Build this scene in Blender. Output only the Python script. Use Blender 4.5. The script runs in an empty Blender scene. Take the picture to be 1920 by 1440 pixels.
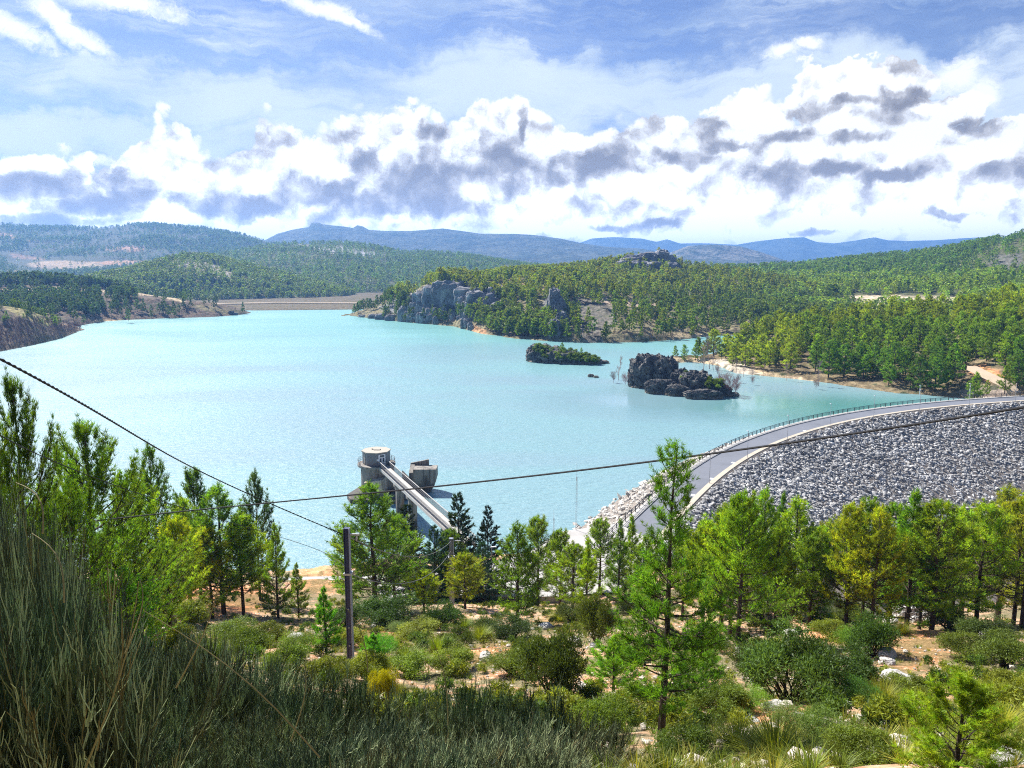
import bpy, math, random
import numpy as np
np.seterr(all='ignore')
from math import pi as PI
def RAD(d): return d * PI / 180
# ---------------------------------------------------------------- camera, world, sun, exposure
F_PX = 1450.0; EYE = 50.0; PITCH = RAD(8.6)          # picture measured at 1920 x 1440
SUN_AZ, SUN_EL = RAD(-42), RAD(45)                    # azimuth from +Y, negative = left
SUN_STRENGTH = 5.0; SKY_STRENGTH = 0.055; EXPOSURE = 1.22; HAZE_DENSITY = 1.15e-4
S = bpy.context.scene
cam = bpy.data.cameras.new('camera'); camo = bpy.data.objects.new('camera', cam)
S.collection.objects.link(camo); S.camera = camo
cam.sensor_width = 36.0; cam.lens = 36.0 * F_PX / 1920; cam.clip_start = 0.1; cam.clip_end = 80000
camo.location = (0, 0, EYE); camo.rotation_euler = (PI / 2 - PITCH, 0, 0)
vs = S.view_settings
S.display_settings.display_device = 'sRGB'
vs.view_transform = 'Standard'; vs.look = 'None'; vs.exposure = EXPOSURE; vs.gamma = 1.0; vs.use_curve_mapping = False
S.render.engine = 'CYCLES'
cy = S.cycles
cy.max_bounces = 4; cy.diffuse_bounces = 2; cy.glossy_bounces = 2; cy.transmission_bounces = 2
cy.transparent_max_bounces = 4; cy.volume_bounces = 0; cy.caustics_reflective = False; cy.caustics_refractive = False
cy.use_denoising = False; cy.filter_width = 1.1; cy.sample_clamp_direct = 0.85; cy.sample_clamp_indirect = 1.0; cy.use_adaptive_sampling = True; cy.adaptive_threshold = 0.007
S.render.use_persistent_data = False

class G:
    """small helper to write shader graphs as expressions"""
    def __init__(s, tree): s.t = tree; s.n = tree.nodes; s.l = tree.links
    def node(s, typ, **kw):
        nd = s.n.new(typ)
        for k, v in kw.items(): setattr(nd, k, v)
        return nd
    def put(s, sock, v):
        if v is None: return
        if isinstance(v, bpy.types.NodeSocket): s.l.new(v, sock)
        elif isinstance(v, (tuple, list)):
            v = tuple(v)
            n = len(sock.default_value)
            sock.default_value = (v + (1.0,) * n)[:n]
        else:
            try: sock.default_value = v
            except Exception: sock.default_value = (v,) * len(sock.default_value)
    def m(s, op, a, b=None, c=None, clamp=False):
        nd = s.node('ShaderNodeMath', operation=op, use_clamp=clamp)
        for i, v in enumerate((a, b, c)): s.put(nd.inputs[i], v)
        return nd.outputs[0]
    def v(s, op, a, b=None, out=0):
        nd = s.node('ShaderNodeVectorMath', operation=op)
        s.put(nd.inputs[0], a)
        if op == 'SCALE': s.put(nd.inputs['Scale'], b)
        else: s.put(nd.inputs[1], b)
        return nd.outputs[out]
    def noise(s, vec, scale, detail=4, rough=0.5, dist=0.0, out='Fac', dim='3D', lac=2.0):
        nd = s.node('ShaderNodeTexNoise', noise_dimensions=dim)
        s.put(nd.inputs['Vector'], vec); nd.inputs['Scale'].default_value = scale
        nd.inputs['Detail'].default_value = detail; nd.inputs['Roughness'].default_value = rough
        nd.inputs['Distortion'].default_value = dist; nd.inputs['Lacunarity'].default_value = lac
        return nd.outputs[out]
    def vor(s, vec, scale, feature='F1', out='Distance', rand=1.0):
        nd = s.node('ShaderNodeTexVoronoi', feature=feature)
        s.put(nd.inputs['Vector'], vec); nd.inputs['Scale'].default_value = scale
        nd.inputs['Randomness'].default_value = rand
        return nd.outputs[out]
    def ss(s, x, lo, hi, a=0.0, b=1.0):
        nd = s.node('ShaderNodeMapRange', interpolation_type='SMOOTHSTEP')
        s.put(nd.inputs[0], x)
        for i, q in enumerate((lo, hi, a, b)): s.put(nd.inputs[i + 1], q)
        return nd.outputs[0]
    def lin(s, x, lo, hi, a=0.0, b=1.0):
        nd = s.node('ShaderNodeMapRange'); s.put(nd.inputs[0], x)
        for i, q in enumerate((lo, hi, a, b)): s.put(nd.inputs[i + 1], q)
        return nd.outputs[0]
    def mix(s, f, a, b, mode='MIX'):
        nd = s.node('ShaderNodeMix', data_type='RGBA', blend_type=mode)
        s.put(nd.inputs[0], f); s.put(nd.inputs[6], a); s.put(nd.inputs[7], b)
        return nd.outputs[2]
    def map(s, vec, loc=(0, 0, 0), rot=(0, 0, 0), scale=(1, 1, 1), typ='POINT'):
        nd = s.node('ShaderNodeMapping', vector_type=typ)
        s.put(nd.inputs[0], vec); nd.inputs[1].default_value = loc; nd.inputs[2].default_value = rot; nd.inputs[3].default_value = scale
        return nd.outputs[0]
    def ramp(s, f, stops, interp='LINEAR'):
        nd = s.node('ShaderNodeValToRGB'); s.put(nd.inputs[0], f)
        cr = nd.color_ramp; cr.interpolation = interp
        while len(cr.elements) > 1: cr.elements.remove(cr.elements[-1])
        for i, (p, c) in enumerate(stops):
            e = cr.elements[0] if i == 0 else cr.elements.new(p)
            e.position = p
            if not isinstance(c, (tuple, list)): c = (c, c, c)
            e.color = tuple(c)[:3] + (1,)
        return nd.outputs[0]
    def comb(s, x, y, z):
        nd = s.node('ShaderNodeCombineXYZ')
        for i, q in enumerate((x, y, z)): s.put(nd.inputs[i], q)
        return nd.outputs[0]
    def sep(s, vec):
        nd = s.node('ShaderNodeSeparateXYZ'); s.put(nd.inputs[0], vec); return nd.outputs

def azel(px, py):
    """direction of a photo pixel as azimuth and elevation (radians)"""
    x = (px - 960) / F_PX; k = (720 - py) / F_PX
    y = math.cos(PITCH) + k * math.sin(PITCH); z = -math.sin(PITCH) + k * math.cos(PITCH)
    return math.atan2(x, y), math.atan2(z, math.hypot(x, y))

def build_world():
    w = bpy.data.worlds.new('World'); S.world = w; w.use_nodes = True
    g = G(w.node_tree); g.n.clear()
    out = g.node('ShaderNodeOutputWorld'); bg = g.node('ShaderNodeBackground')
    tc = g.node('ShaderNodeTexCoord').outputs['Generated']
    sx = g.sep(tc)
    A = g.m('ARCTAN2', sx[0], sx[1])
    E = g.m('ARCSINE', sx[2])
    P = g.comb(A, E, 0.0)
    sky = g.node('ShaderNodeTexSky', sky_type='NISHITA')
    sky.sun_disc = False; sky.sun_elevation = SUN_EL; sky.sun_rotation = SUN_AZ
    sky.air_density = 1.0; sky.dust_density = 0.4; sky.ozone_density = 2.0; sky.altitude = 600
    K = SKY_STRENGTH
    blue = sky.outputs[0]
    # billow warp
    w1 = g.noise(P, 9.0, 6, 0.62, 0.0, 'Color')
    wv = g.v('SUBTRACT', w1, (0.5, 0.5, 0.5))
    w2 = g.noise(P, 34.0, 5, 0.6, 0.0, 'Color')
    wv2 = g.v('SUBTRACT', w2, (0.5, 0.5, 0.5))
    PW = g.v('ADD', P, g.v('SCALE', wv, 0.095)); PW = g.v('ADD', PW, g.v('SCALE', wv2, 0.045))
    PS = g.v('ADD', P, g.v('SCALE', g.v('MULTIPLY', wv, (1, 0.45, 0)), 0.30))
    def blob(px, py, rx, ry, vec=PW, rot=0.0):
        a, e = azel(px, py)
        q = g.map(vec, (a, e, 0), (0, 0, rot), (rx / F_PX, ry / F_PX, 1e4), 'TEXTURE')
        q = g.v('MULTIPLY', q, (1, 1, 0))
        return g.m('SUBTRACT', 1.0, g.v('LENGTH', q, None, 1))
    def union(lst, vec=PW):
        r = None
        for b in lst:
            q = blob(*b[:4], vec=vec, rot=RAD(b[4]) if len(b) > 4 else 0.0)
            r = q if r is None else g.m('MAXIMUM', r, q)
        return r
    # high veil: streaked thin cloud
    PV = g.v('ADD', P, g.v('SCALE', wv, 0.05))
    st = g.noise(g.map(PV, (0, 0, 0), (0, 0, RAD(-8)), (1.8, 11.0, 1)), 2.4, 10, 0.68, 0.9)
    st2 = g.noise(g.map(PV, (3, 1, 0), (0, 0, RAD(7)), (3.0, 20.0, 1)), 3.4, 8, 0.66, 1.2)
    veil = g.m('ADD', g.ss(st, 0.36, 0.66, 0, 0.62), g.ss(st2, 0.42, 0.72, 0, 0.42))
    band = union([(1000, 165, 620, 85), (480, 190, 480, 70), (1350, 190, 420, 80), (1700, 110, 260, 50), (150, 250, 330, 50), (1850, 230, 260, 120), (330, 250, 200, 60), (600, 240, 200, 50)], PS)
    veil = g.m('ADD', veil, g.ss(band, -0.02, 0.55, 0, 0.55), clamp=True)
    darkst = union([(1640, 60, 330, 50, 4), (1100, 75, 520, 26, -3), (600, 100, 420, 22, 3), (250, 80, 260, 30, 0), (120, 190, 300, 30, -3)], PS)
    veil = g.m('MULTIPLY', veil, g.ss(darkst, 0.0, 0.6, 1.0, 0.35))
    c0 = g.mix(1.0, g.v('SCALE', blue, K), (0.74, 0.74, 0.92), 'MULTIPLY')
    tint = g.mix(g.ss(g.noise(P, 6, 4), 0.35, 0.65), (0.195, 0.255, 0.355), (0.33, 0.375, 0.43))
    col = g.mix(veil, c0, tint)
    bright = g.m('MULTIPLY', g.ss(g.m('ADD', band, g.m('MULTIPLY', g.m('SUBTRACT', st, .5), 1.2)), 0.10, 0.75), 0.75)
    col = g.mix(bright, col, (0.345, 0.395, 0.44))
    # cumulus bank: top edge follows the azimuth
    tops = [(-400, 300), (0, 288), (60, 300), (140, 272), (190, 285), (265, 255), (300, 206), (335, 215), (370, 262), (430, 275), (495, 214), (540, 225), (570, 255), (625, 235), (660, 200), (720, 205), (775, 176), (820, 190), (860, 215), (890, 178), (935, 160), (975, 190), (1005, 213), (1060, 222), (1110, 235), (1160, 208), (1240, 192), (1330, 190), (1400, 172), (1470, 190), (1500, 235), (2300, 285)]
    amin, amax = -0.95, 0.95
    tt = g.lin(A, amin, amax)
    emax = 0.35
    stops = [((azel(px, 250)[0] - amin) / (amax - amin), azel(px, py)[1] / emax) for px, py in tops]
    TE = g.m('MULTIPLY', g.ramp(tt, stops, 'EASE'), emax)
    sw = g.sep(PW)
    Ew = g.m('ADD', E, g.m('MULTIPLY', g.m('SUBTRACT', sw[1], E), 0.55))
    bank = g.m('DIVIDE', g.m('SUBTRACT', TE, Ew), 0.075)
    PB = g.v('ADD', P, g.v('SCALE', wv, 0.035)); PB = g.v('ADD', PB, g.v('SCALE', wv2, 0.018)); PB = g.map(PB, scale=(1, 1.25, 1))
    def bil(vec): return g.m('ADD', g.m('MULTIPLY', g.vor(vec, 17, 'F1'), .62), g.m('MULTIPLY', g.vor(vec, 41, 'F1'), .38))
    b0_ = bil(PB); b1_ = bil(g.v('ADD', PB, (0.008, -0.017, 0)))
    bank = g.m('ADD', bank, g.m('MULTIPLY', g.m('SUBTRACT', .50, b0_), .80))
    puffs = union([(1600, 165, 110, 45), (1690, 150, 80, 38), (1560, 195, 90, 45), (1690, 205, 130, 36),
                   (1650, 300, 280, 70), (1850, 280, 170, 52), (1730, 385, 190, 38), (1880, 395, 120, 30)])
    dens = g.m('MAXIMUM', bank, g.m('ADD', puffs, g.m('MULTIPLY', g.m('SUBTRACT', .42, b0_), .5)))
    cover = g.m('MULTIPLY', g.ss(dens, 0.0, 0.11), g.ss(g.m('ADD', dens, g.noise(PW, 30, 8, .68)), .42, .56))
    wsp = union([(110, 35, 90, 24, -38), (150, 62, 78, 18, -30), (20, 42, 90, 24, -25), (230, 0, 120, 24), (590, 6, 120, 18, -12), (650, 35, 90, 12, -20),
                 (1468, 106, 44, 14), (1522, 90, 34, 13), (1800, 130, 46, 44), (1840, 165, 40, 40)], PV)
    wn = g.noise(g.map(PW, rot=(0, 0, .5), scale=(1, 1.8, 1)), 26, 9, .70, .8)
    wispy = g.m('MULTIPLY', g.ss(g.m('ADD', wsp, g.m('MULTIPLY', g.m('SUBTRACT', wn, .5), 1.5)), .02, .75), .92)
    col = g.mix(wispy, col, (.50, .51, .53))
    # light and flat grey bases of the billows
    PG = g.v('ADD', P, g.v('SCALE', wv, 0.040)); PG = g.v('ADD', PG, g.v('SCALE', wv2, 0.022))
    nA = g.noise(PW, 12.0, 10, 0.62, 0.25)
    nB = g.noise(g.v('ADD', PW, (0.010, -0.022, 0)), 12.0, 10, 0.62, 0.25)
    rel = g.m('SUBTRACT', nB, nA)
    grey = union([(60, 348, 170, 30, 8), (200, 378, 130, 26, 8), (470, 378, 165, 30, 3), (600, 362, 110, 40), (680, 305, 66, 40, -30), (690, 378, 120, 34),
                  (800, 262, 40, 40), (800, 350, 120, 60), (930, 285, 56, 44), (960, 330, 150, 46), (1130, 308, 100, 40), (850, 385, 90, 24), (1275, 298, 76, 28),
                  (1460, 330, 80, 30), (1470, 262, 90, 16), (1560, 320, 60, 16), (1710, 180, 62, 22), (1590, 192, 50, 12), (1885, 314, 60, 16), (1810, 230, 40, 18), (1670, 335, 60, 14),
                  (1140, 425, 60, 9), (1240, 420, 46, 10), (1530, 430, 60, 10), (100, 408, 120, 12), (985, 228, 12, 34), (1780, 404, 60, 8), (1370, 275, 60, 14), (1600, 262, 70, 12)], PG)
    gn = g.noise(PG, 19, 10, .70)
    gs = g.ss(g.m('ADD', grey, g.m('MULTIPLY', g.m('SUBTRACT', gn, .5), 1.5)), -0.14, 0.70, 0, .76)
    gs = g.m('ADD', gs, g.m('MULTIPLY', rel, 2.2)); gs = g.m('ADD', gs, g.m('MULTIPLY', g.m('SUBTRACT', b1_, b0_), -1.5)); gs = g.m('ADD', gs, -.06)
    gs = g.m('ADD', gs, g.ss(g.noise(PW, 9, 9, 0.66), 0.50, 0.72, 0.0, 0.30), clamp=True)
    cc = g.ramp(gs, [(0.0, (1.12, 1.12, 1.12)), (0.16, (0.92, 0.94, 0.97)), (0.40, (0.63, 0.62, 0.625)), (0.7, (0.40, 0.39, 0.40)), (1.0, (0.29, 0.28, 0.295))])
    col = g.mix(cover, col, g.v('SCALE', cc, g.ss(E, .16, .02, .455, .66)))
    # brightness around the hidden sun, high above the picture
    sd = (math.sin(SUN_AZ) * math.cos(SUN_EL), math.cos(SUN_AZ) * math.cos(SUN_EL), math.sin(SUN_EL))
    dt = g.v('DOT_PRODUCT', tc, sd, 1)
    glow = g.ss(dt, 0.90, 1.0, 0, 1.6)
    col = g.mix(1.0, col, g.comb(glow, glow, g.m('MULTIPLY', glow, 0.95)), 'ADD')
    clear = g.m('MAXIMUM', g.ss(E, .42, .75), g.ss(sx[1], .15, -.35))  # clouds faded out of view, overhead and behind, to lower ambient light
    col = g.mix(clear, col, g.mix(1.0, g.v('SCALE', blue, K), (.9, .95, 1.0), 'MULTIPLY'))
    g.l.new(col, bg.inputs[0]); bg.inputs[1].default_value = 1.0
    g.l.new(bg.outputs[0], out.inputs[0])
    w.cycles.sampling_method = 'MANUAL'; w.cycles.sample_map_resolution = 512
build_world()
sl = bpy.data.lights.new('sun', 'SUN'); sl.energy = SUN_STRENGTH; sl.angle = RAD(0.53); sl.color = (1.0, 0.955, 0.88)
so = bpy.data.objects.new('sun', sl); S.collection.objects.link(so)
so.rotation_euler = (PI / 2 - SUN_EL, 0, PI - SUN_AZ); so.location = (-100, 120, 200)

# ---------------------------------------------------------------- helpers
def U(v): 
    v = np.asarray(v, float); return v / np.maximum(np.linalg.norm(v, axis=-1, keepdims=True), 1e-9)
RF = np.array([0, math.cos(PITCH), -math.sin(PITCH)]); RU = np.array([0, math.sin(PITCH), math.cos(PITCH)]); RX = np.array([1., 0, 0])
def ray(px, py):
    px = np.asarray(px, float)[..., None]; py = np.asarray(py, float)[..., None]
    return RF + RU * (720 - py) / F_PX + RX * (px - 960) / F_PX
def WY(px, py, Y):
    """point seen at a photo pixel, at forward distance Y"""
    r = ray(px, py); return np.array([0, 0, EYE]) + r * (np.asarray(Y, float)[..., None] / r[..., 1:2])
def WZ(px, py, z):
    """point seen at a photo pixel, at height z"""
    r = ray(px, py); return np.array([0, 0, EYE]) + r * ((np.asarray(z, float)[..., None] - EYE) / r[..., 2:3])
def proj(p):
    p = np.asarray(p, float) - np.array([0, 0, EYE]); f = p @ RF
    return 960 + F_PX * p[..., 0] / f, 720 - F_PX * (p @ RU) / f
def hsh(ix, iy, iz, seed):
    h = (ix * 374761393 + iy * 668265263 + iz * 2147483647 + seed * 974634777) & 0xFFFFFFFF
    h = ((h ^ (h >> 13)) * 1274126177) & 0xFFFFFFFF
    h = ((h ^ (h >> 16)) * 2246822519) & 0xFFFFFFFF
    return ((h ^ (h >> 13)) & 0xFFFFFF) / float(0xFFFFFF)
def vnoise(p, seed=0):
    p = np.asarray(p, float)
    if p.shape[-1] == 2: p = np.concatenate([p, np.zeros(p.shape[:-1] + (1,))], -1)
    i = np.floor(p).astype(np.int64); f = p - i; f = f * f * (3 - 2 * f)
    r = 0
    for dx in (0, 1):
        for dy in (0, 1):
            for dz in (0, 1):
                w = (f[..., 0] if dx else 1 - f[..., 0]) * (f[..., 1] if dy else 1 - f[..., 1]) * (f[..., 2] if dz else 1 - f[..., 2])
                r = r + w * hsh(i[..., 0] + dx, i[..., 1] + dy, i[..., 2] + dz, seed)
    return r
def fbm(p, seed=0, octs=4, gain=0.5):
    p = np.asarray(p, float); a = 1.0; s = 0; t = 0
    for k in range(octs):
        s = s + a * (vnoise(p * (2.03 ** k), seed + k * 17) - 0.5) * 2; t += a; a *= gain
    return s / t
def ridged(p, seed=0, octs=4):
    p = np.asarray(p, float); a = 1.0; s = 0; t = 0
    for k in range(octs):
        s = s + a * (1 - np.abs(vnoise(p * (2.1 ** k), seed + k * 17) - 0.5) * 4 * 0.5); t += a; a *= 0.5
    return s / t
def sstep(x, a, b):
    t = np.clip((x - a) / (b - a), 0, 1); return t * t * (3 - 2 * t)

class MB:
    """collects geometry; build() links it as one mesh object"""
    def __init__(s): s.V = []; s.C = []; s.F = {3: [], 4: []}; s.M = {3: [], 4: []}; s.n = 0
    def add(s, V, F, col=(1, 1, 1), m=0):
        V = np.asarray(V, float).reshape(-1, 3); F = np.asarray(F, np.int64)
        if len(V) == 0 or len(F) == 0: return s
        col = np.asarray(col, float)
        if col.ndim == 1: col = np.broadcast_to(col, (len(V), 3))
        k = F.shape[1]
        s.V.append(V); s.C.append(col); s.F[k].append(F + s.n); s.M[k].append(np.full(len(F), m)); s.n += len(V)
        return s
    def join(s, o, loc=(0, 0, 0), rz=0.0, sc=1.0, m=None):
        for V, C in zip(o.V, o.C): pass
        V, C = o.arr(); c, q = math.cos(rz), math.sin(rz)
        R = np.array([[c, q, 0], [-q, c, 0], [0, 0, 1]])
        base = s.n; s.V.append((V * sc) @ R + np.asarray(loc)); s.C.append(C); s.n += len(V)
        for k in (3, 4):
            for F, M in zip(o.F[k], o.M[k]): s.F[k].append(F + base); s.M[k].append(M if m is None else np.full(len(M), m))
        return s
    def arr(s): return np.concatenate(s.V), np.concatenate(s.C)
    def faces(s, k): return (np.concatenate(s.F[k]), np.concatenate(s.M[k])) if s.F[k] else (np.zeros((0, k), np.int64), np.zeros(0, int))
    def mesh(s, name, mats, smooth=False):
        V, C = s.arr(); me = bpy.data.meshes.new(name)
        (T, MT), (Q, MQ) = s.faces(3), s.faces(4)
        me.vertices.add(len(V)); me.vertices.foreach_set('co', V.astype(np.float32).ravel())
        li = np.concatenate([T.ravel(), Q.ravel()]).astype(np.int32)
        me.loops.add(len(li)); me.loops.foreach_set('vertex_index', li)
        me.polygons.add(len(T) + len(Q))
        ls = np.concatenate([np.arange(len(T)) * 3, len(T) * 3 + np.arange(len(Q)) * 4]).astype(np.int32)
        me.polygons.foreach_set('loop_start', ls)
        me.polygons.foreach_set('material_index', np.concatenate([MT, MQ]).astype(np.int32))
        me.polygons.foreach_set('use_smooth', np.full(len(T) + len(Q), smooth))
        me.update(calc_edges=True)
        ca = me.attributes.new('Col', 'FLOAT_COLOR', 'POINT')
        ca.data.foreach_set('color', np.concatenate([C, np.ones((len(C), 1))], 1).astype(np.float32).ravel())
        for m in (mats if isinstance(mats, (list, tuple)) else [mats]): me.materials.append(m)
        return me
    def build(s, name, mats, parent=None, smooth=False, **kw):
        return link(name, s.mesh(name, mats, smooth), parent, **kw)
def link(name, me, parent=None, loc=None, rz=0.0, sc=None, color=None, **tags):
    o = bpy.data.objects.new(name, me); S.collection.objects.link(o)
    if parent is not None: o.parent = parent
    if loc is not None: o.location = tuple(float(q) for q in loc)
    if rz: o.rotation_euler = (0, 0, rz)
    if sc is not None: o.scale = (sc, sc, sc) if not hasattr(sc, '__len__') else tuple(sc)
    if color is not None: o.color = tuple(color)[:3] + (1,)
    for k, v in tags.items():
        if v is not None: o[{'cat': 'category'}.get(k, k)] = v
    return o
def box(mb, c, size, rz=0.0, col=(1, 1, 1), m=0, taper=1.0):
    x, y, z = [q / 2 for q in size]
    V = np.array([[-x, -y, -z], [x, -y, -z], [x, y, -z], [-x, y, -z], [-x * taper, -y * taper, z], [x * taper, -y * taper, z], [x * taper, y * taper, z], [-x * taper, y * taper, z]])
    k, q = math.cos(rz), math.sin(rz); V = V @ np.array([[k, q, 0], [-q, k, 0], [0, 0, 1]]) + np.asarray(c, float)
    return mb.add(V, [[3, 2, 1, 0], [4, 5, 6, 7], [0, 1, 5, 4], [1, 2, 6, 5], [2, 3, 7, 6], [3, 0, 4, 7]], col, m)
def prism(mb, pts, z0, z1, col=(1, 1, 1), m=0):
    """vertical prism over a convex counter-clockwise outline; z1 may be a list"""
    n = len(pts); z1 = z1 if hasattr(z1, '__len__') else [z1] * n
    V = [(x, y, z0) for x, y in pts] + [(x, y, z) for (x, y), z in zip(pts, z1)]
    mb.add(V, [[i, (i + 1) % n, n + (i + 1) % n, n + i] for i in range(n)], col, m)
    V2 = [V[n + i] for i in range(n)] + [tuple(np.mean([V[n + i] for i in range(n)], 0))]
    mb.add(V2, [[i, (i + 1) % n, n] for i in range(n)], col, m)
    V3 = [V[i] for i in range(n)] + [tuple(np.mean([V[i] for i in range(n)], 0))]
    mb.add(V3, [[(i + 1) % n, i, n] for i in range(n)], col, m)
    return mb
def tubes(mb, P, R, sides=4, col=(1, 1, 1), m=0, cap=False):
    """batch of tubes: P (n,k,3), R (n,k)"""
    P = np.asarray(P, float)
    if P.ndim == 2: P = P[None]
    n, k, _ = P.shape
    if n == 0: return mb
    R = np.broadcast_to(np.asarray(R, float), (n, k))
    T = np.gradient(P, axis=1); T = U(T)
    ref = np.where(np.abs(T[..., 2:3].mean(axis=1, keepdims=True)) < 0.85, [0, 0, 1.0], [1.0, 0, 0]) * np.ones((n, k, 1))
    A = U(np.cross(T, ref)); B = np.cross(T, A)
    th = np.arange(sides) * 2 * PI / sides
    V = P[:, :, None] + R[..., None, None] * (A[:, :, None] * np.cos(th)[:, None] + B[:, :, None] * np.sin(th)[:, None])
    idx = np.arange(n * k * sides).reshape(n, k, sides)
    a = idx[:, :-1]; b = idx[:, 1:]
    Q = np.stack([a, np.roll(a, -1, 2), np.roll(b, -1, 2), b], -1).reshape(-1, 4)
    col = np.asarray(col, float)
    if col.ndim == 2: col = np.repeat(col, k * sides, 0)
    mb.add(V.reshape(-1, 3), Q, col, m)
    if cap:
        for e in (0, k - 1):
            c = P[:, e]; ring = V[:, e]
            for i in range(n): mb.add(np.vstack([ring[i], c[i]]), [[j, (j + 1) % sides, sides] for j in range(sides)], (1, 1, 1) if col.ndim != 1 else col, m)
    return mb
def lathe(mb, c, prof, seg=24, col=(1, 1, 1), m=0, a0=0.0):
    th = a0 + np.arange(seg) * 2 * PI / seg
    V = np.array([[c[0] + r * math.cos(t), c[1] + r * math.sin(t), c[2] + z] for r, z in prof for t in th])
    F = [[i * seg + j, i * seg + (j + 1) % seg, (i + 1) * seg + (j + 1) % seg, (i + 1) * seg + j] for i in range(len(prof) - 1) for j in range(seg)]
    return mb.add(V, F, col, m)
_ico = {}
def ico(sub):
    if sub in _ico: return _ico[sub]
    import bmesh
    bm = bmesh.new(); bmesh.ops.create_icosphere(bm, subdivisions=sub, radius=1.0)
    bm.verts.ensure_lookup_table()
    V = np.array([v.co[:] for v in bm.verts]); F = np.array([[v.index for v in f.verts] for f in bm.faces]); bm.free()
    _ico[sub] = (V, F); return V, F
def rock(mb, c, size, seed, sub=3, rough=0.35, rz=0.0, col=(1, 1, 1), m=0, fr=1.3, power=0.7):
    """angular boulder: sphere pushed towards a block, cut by ridged noise"""
    V, F = ico(sub); V = V.copy()
    V = np.sign(V) * np.abs(V) ** power; V = V / np.abs(V).max()
    n = U(V)
    d = ridged(n * fr + seed * 3.1, seed, 4)[:, None] * rough + fbm(n * fr * 3.3 + seed, seed + 5, 3)[:, None] * rough * 0.45
    V = V * (0.72 + d)
    V = V * np.asarray(size) / 2
    k, q = math.cos(rz), math.sin(rz); V = V @ np.array([[k, q, 0], [-q, k, 0], [0, 0, 1]])
    V = V + np.asarray(c)
    return mb.add(V, F, col, m)

# ---------------------------------------------------------------- materials
def material(name):
    m = bpy.data.materials.new(name); m.use_nodes = True
    g = G(m.node_tree); g.n.clear()
    out = g.node('ShaderNodeOutputMaterial'); b = g.node('ShaderNodeBsdfPrincipled')
    g.l.new(b.outputs[0], out.inputs[0])
    g.b = b; g.out = out; g.pos = g.node('ShaderNodeNewGeometry').outputs['Position']; g.oc = g.node('ShaderNodeTexCoord').outputs['Object']
    a = g.node('ShaderNodeAttribute'); a.attribute_name = 'Col'; g.col = a.outputs['Color']
    return m, g
def spec(g, rough=0.8, sp=0.3):
    g.put(g.b.inputs['Roughness'], rough); g.put(g.b.inputs['Specular IOR Level'], sp)
def bump(g, h, strength=0.5, dist=0.1):
    n = g.node('ShaderNodeBump'); n.inputs['Strength'].default_value = strength; n.inputs['Distance'].default_value = dist
    g.put(n.inputs['Height'], h); g.l.new(n.outputs[0], g.b.inputs['Normal'])
def foliage(name, base, trans=0.35, var=0.35, rough=0.55):
    m, g = material(name)
    oi = g.node('ShaderNodeObjectInfo')
    c = g.mix(1.0, g.col, base, 'MULTIPLY'); c = g.mix(1.0, c, oi.outputs['Color'], 'MULTIPLY')
    v = g.lin(oi.outputs['Random'], 0, 1, 1 - var, 1 + var)
    c = g.v('SCALE', c, v)
    g.put(g.b.inputs['Base Color'], c); spec(g, rough, 0.25)
    tr = g.node('ShaderNodeBsdfTranslucent'); g.put(tr.inputs[0], g.mix(1.0, c, (1.5, 1.35, 0.6), 'MULTIPLY'))
    mx = g.node('ShaderNodeMixShader'); mx.inputs[0].default_value = trans
    g.l.new(g.b.outputs[0], mx.inputs[1]); g.l.new(tr.outputs[0], mx.inputs[2]); g.l.new(mx.outputs[0], g.out.inputs[0])
    return m
M = {}
M['needles'] = foliage('pine_needles', (0.165, 0.255, 0.026), 0.48, 0.2)
M['far_needles'] = foliage('distant_needles', (0.105, 0.165, 0.024), 0.35, 0.2)
M['fir'] = foliage('fir_needles', (0.028, 0.055, 0.022), 0.2, 0.15)
M['leaf'] = foliage('shrub_leaves', (0.150, 0.190, 0.045), 0.35, 0.25)
M['twig'] = foliage('broom_stems', (0.115, 0.146, 0.078), 0.0, 0.2, 0.6)
M['straw'] = foliage('dry_grass', (0.28, 0.25, 0.11), 0.3, 0.2, 0.7)
M['bare'] = foliage('bare_twigs', (0.20, 0.145, 0.135), 0.0, 0.1, 0.85)
def bark():
    m, g = material('bark')
    n = g.noise(g.map(g.oc, scale=(9, 9, 2.5)), 3, 5, 0.6)
    c = g.ramp(n, [(0.3, (0.025, 0.018, 0.014)), (0.55, (0.075, 0.055, 0.042)), (0.75, (0.15, 0.12, 0.10))])
    g.put(g.b.inputs['Base Color'], g.mix(1.0, c, g.col, 'MULTIPLY')); spec(g, 0.9, 0.2); bump(g, n, 0.8, 0.05); return m
M['bark'] = bark()
def stone(name, c1, c2, c3, sc=1.0, bmp=0.6, bd=0.15, tide=None):
    m, g = material(name)
    n = g.noise(g.pos, 0.9 * sc, 8, 0.62, 0.3); n2 = g.noise(g.pos, 5 * sc, 5, 0.6)
    c = g.ramp(n, [(0.30, c1), (0.5, c2), (0.68, c3)])
    c = g.mix(g.ss(n2, 0.5, 0.7, 0, 0.6), c, tuple(q * 0.45 for q in c1))
    if tide: c = g.mix(g.m('MULTIPLY', g.ss(g.m('ADD', g.sep(g.pos)[2], g.m('MULTIPLY', n2, 1.2)), 1.9, .9), .8), c, tide)
    c = g.mix(1.0, c, g.col, 'MULTIPLY')
    g.put(g.b.inputs['Base Color'], c); spec(g, 0.9, 0.25)
    bump(g, g.m('ADD', n, g.m('MULTIPLY', n2, 0.4)), bmp, bd); return m
M['boulder'] = stone('limestone_boulder', (0.20, 0.19, 0.18), (0.44, 0.42, 0.39), (0.58, 0.55, 0.50), 3.0, 0.8, 0.05)
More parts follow.
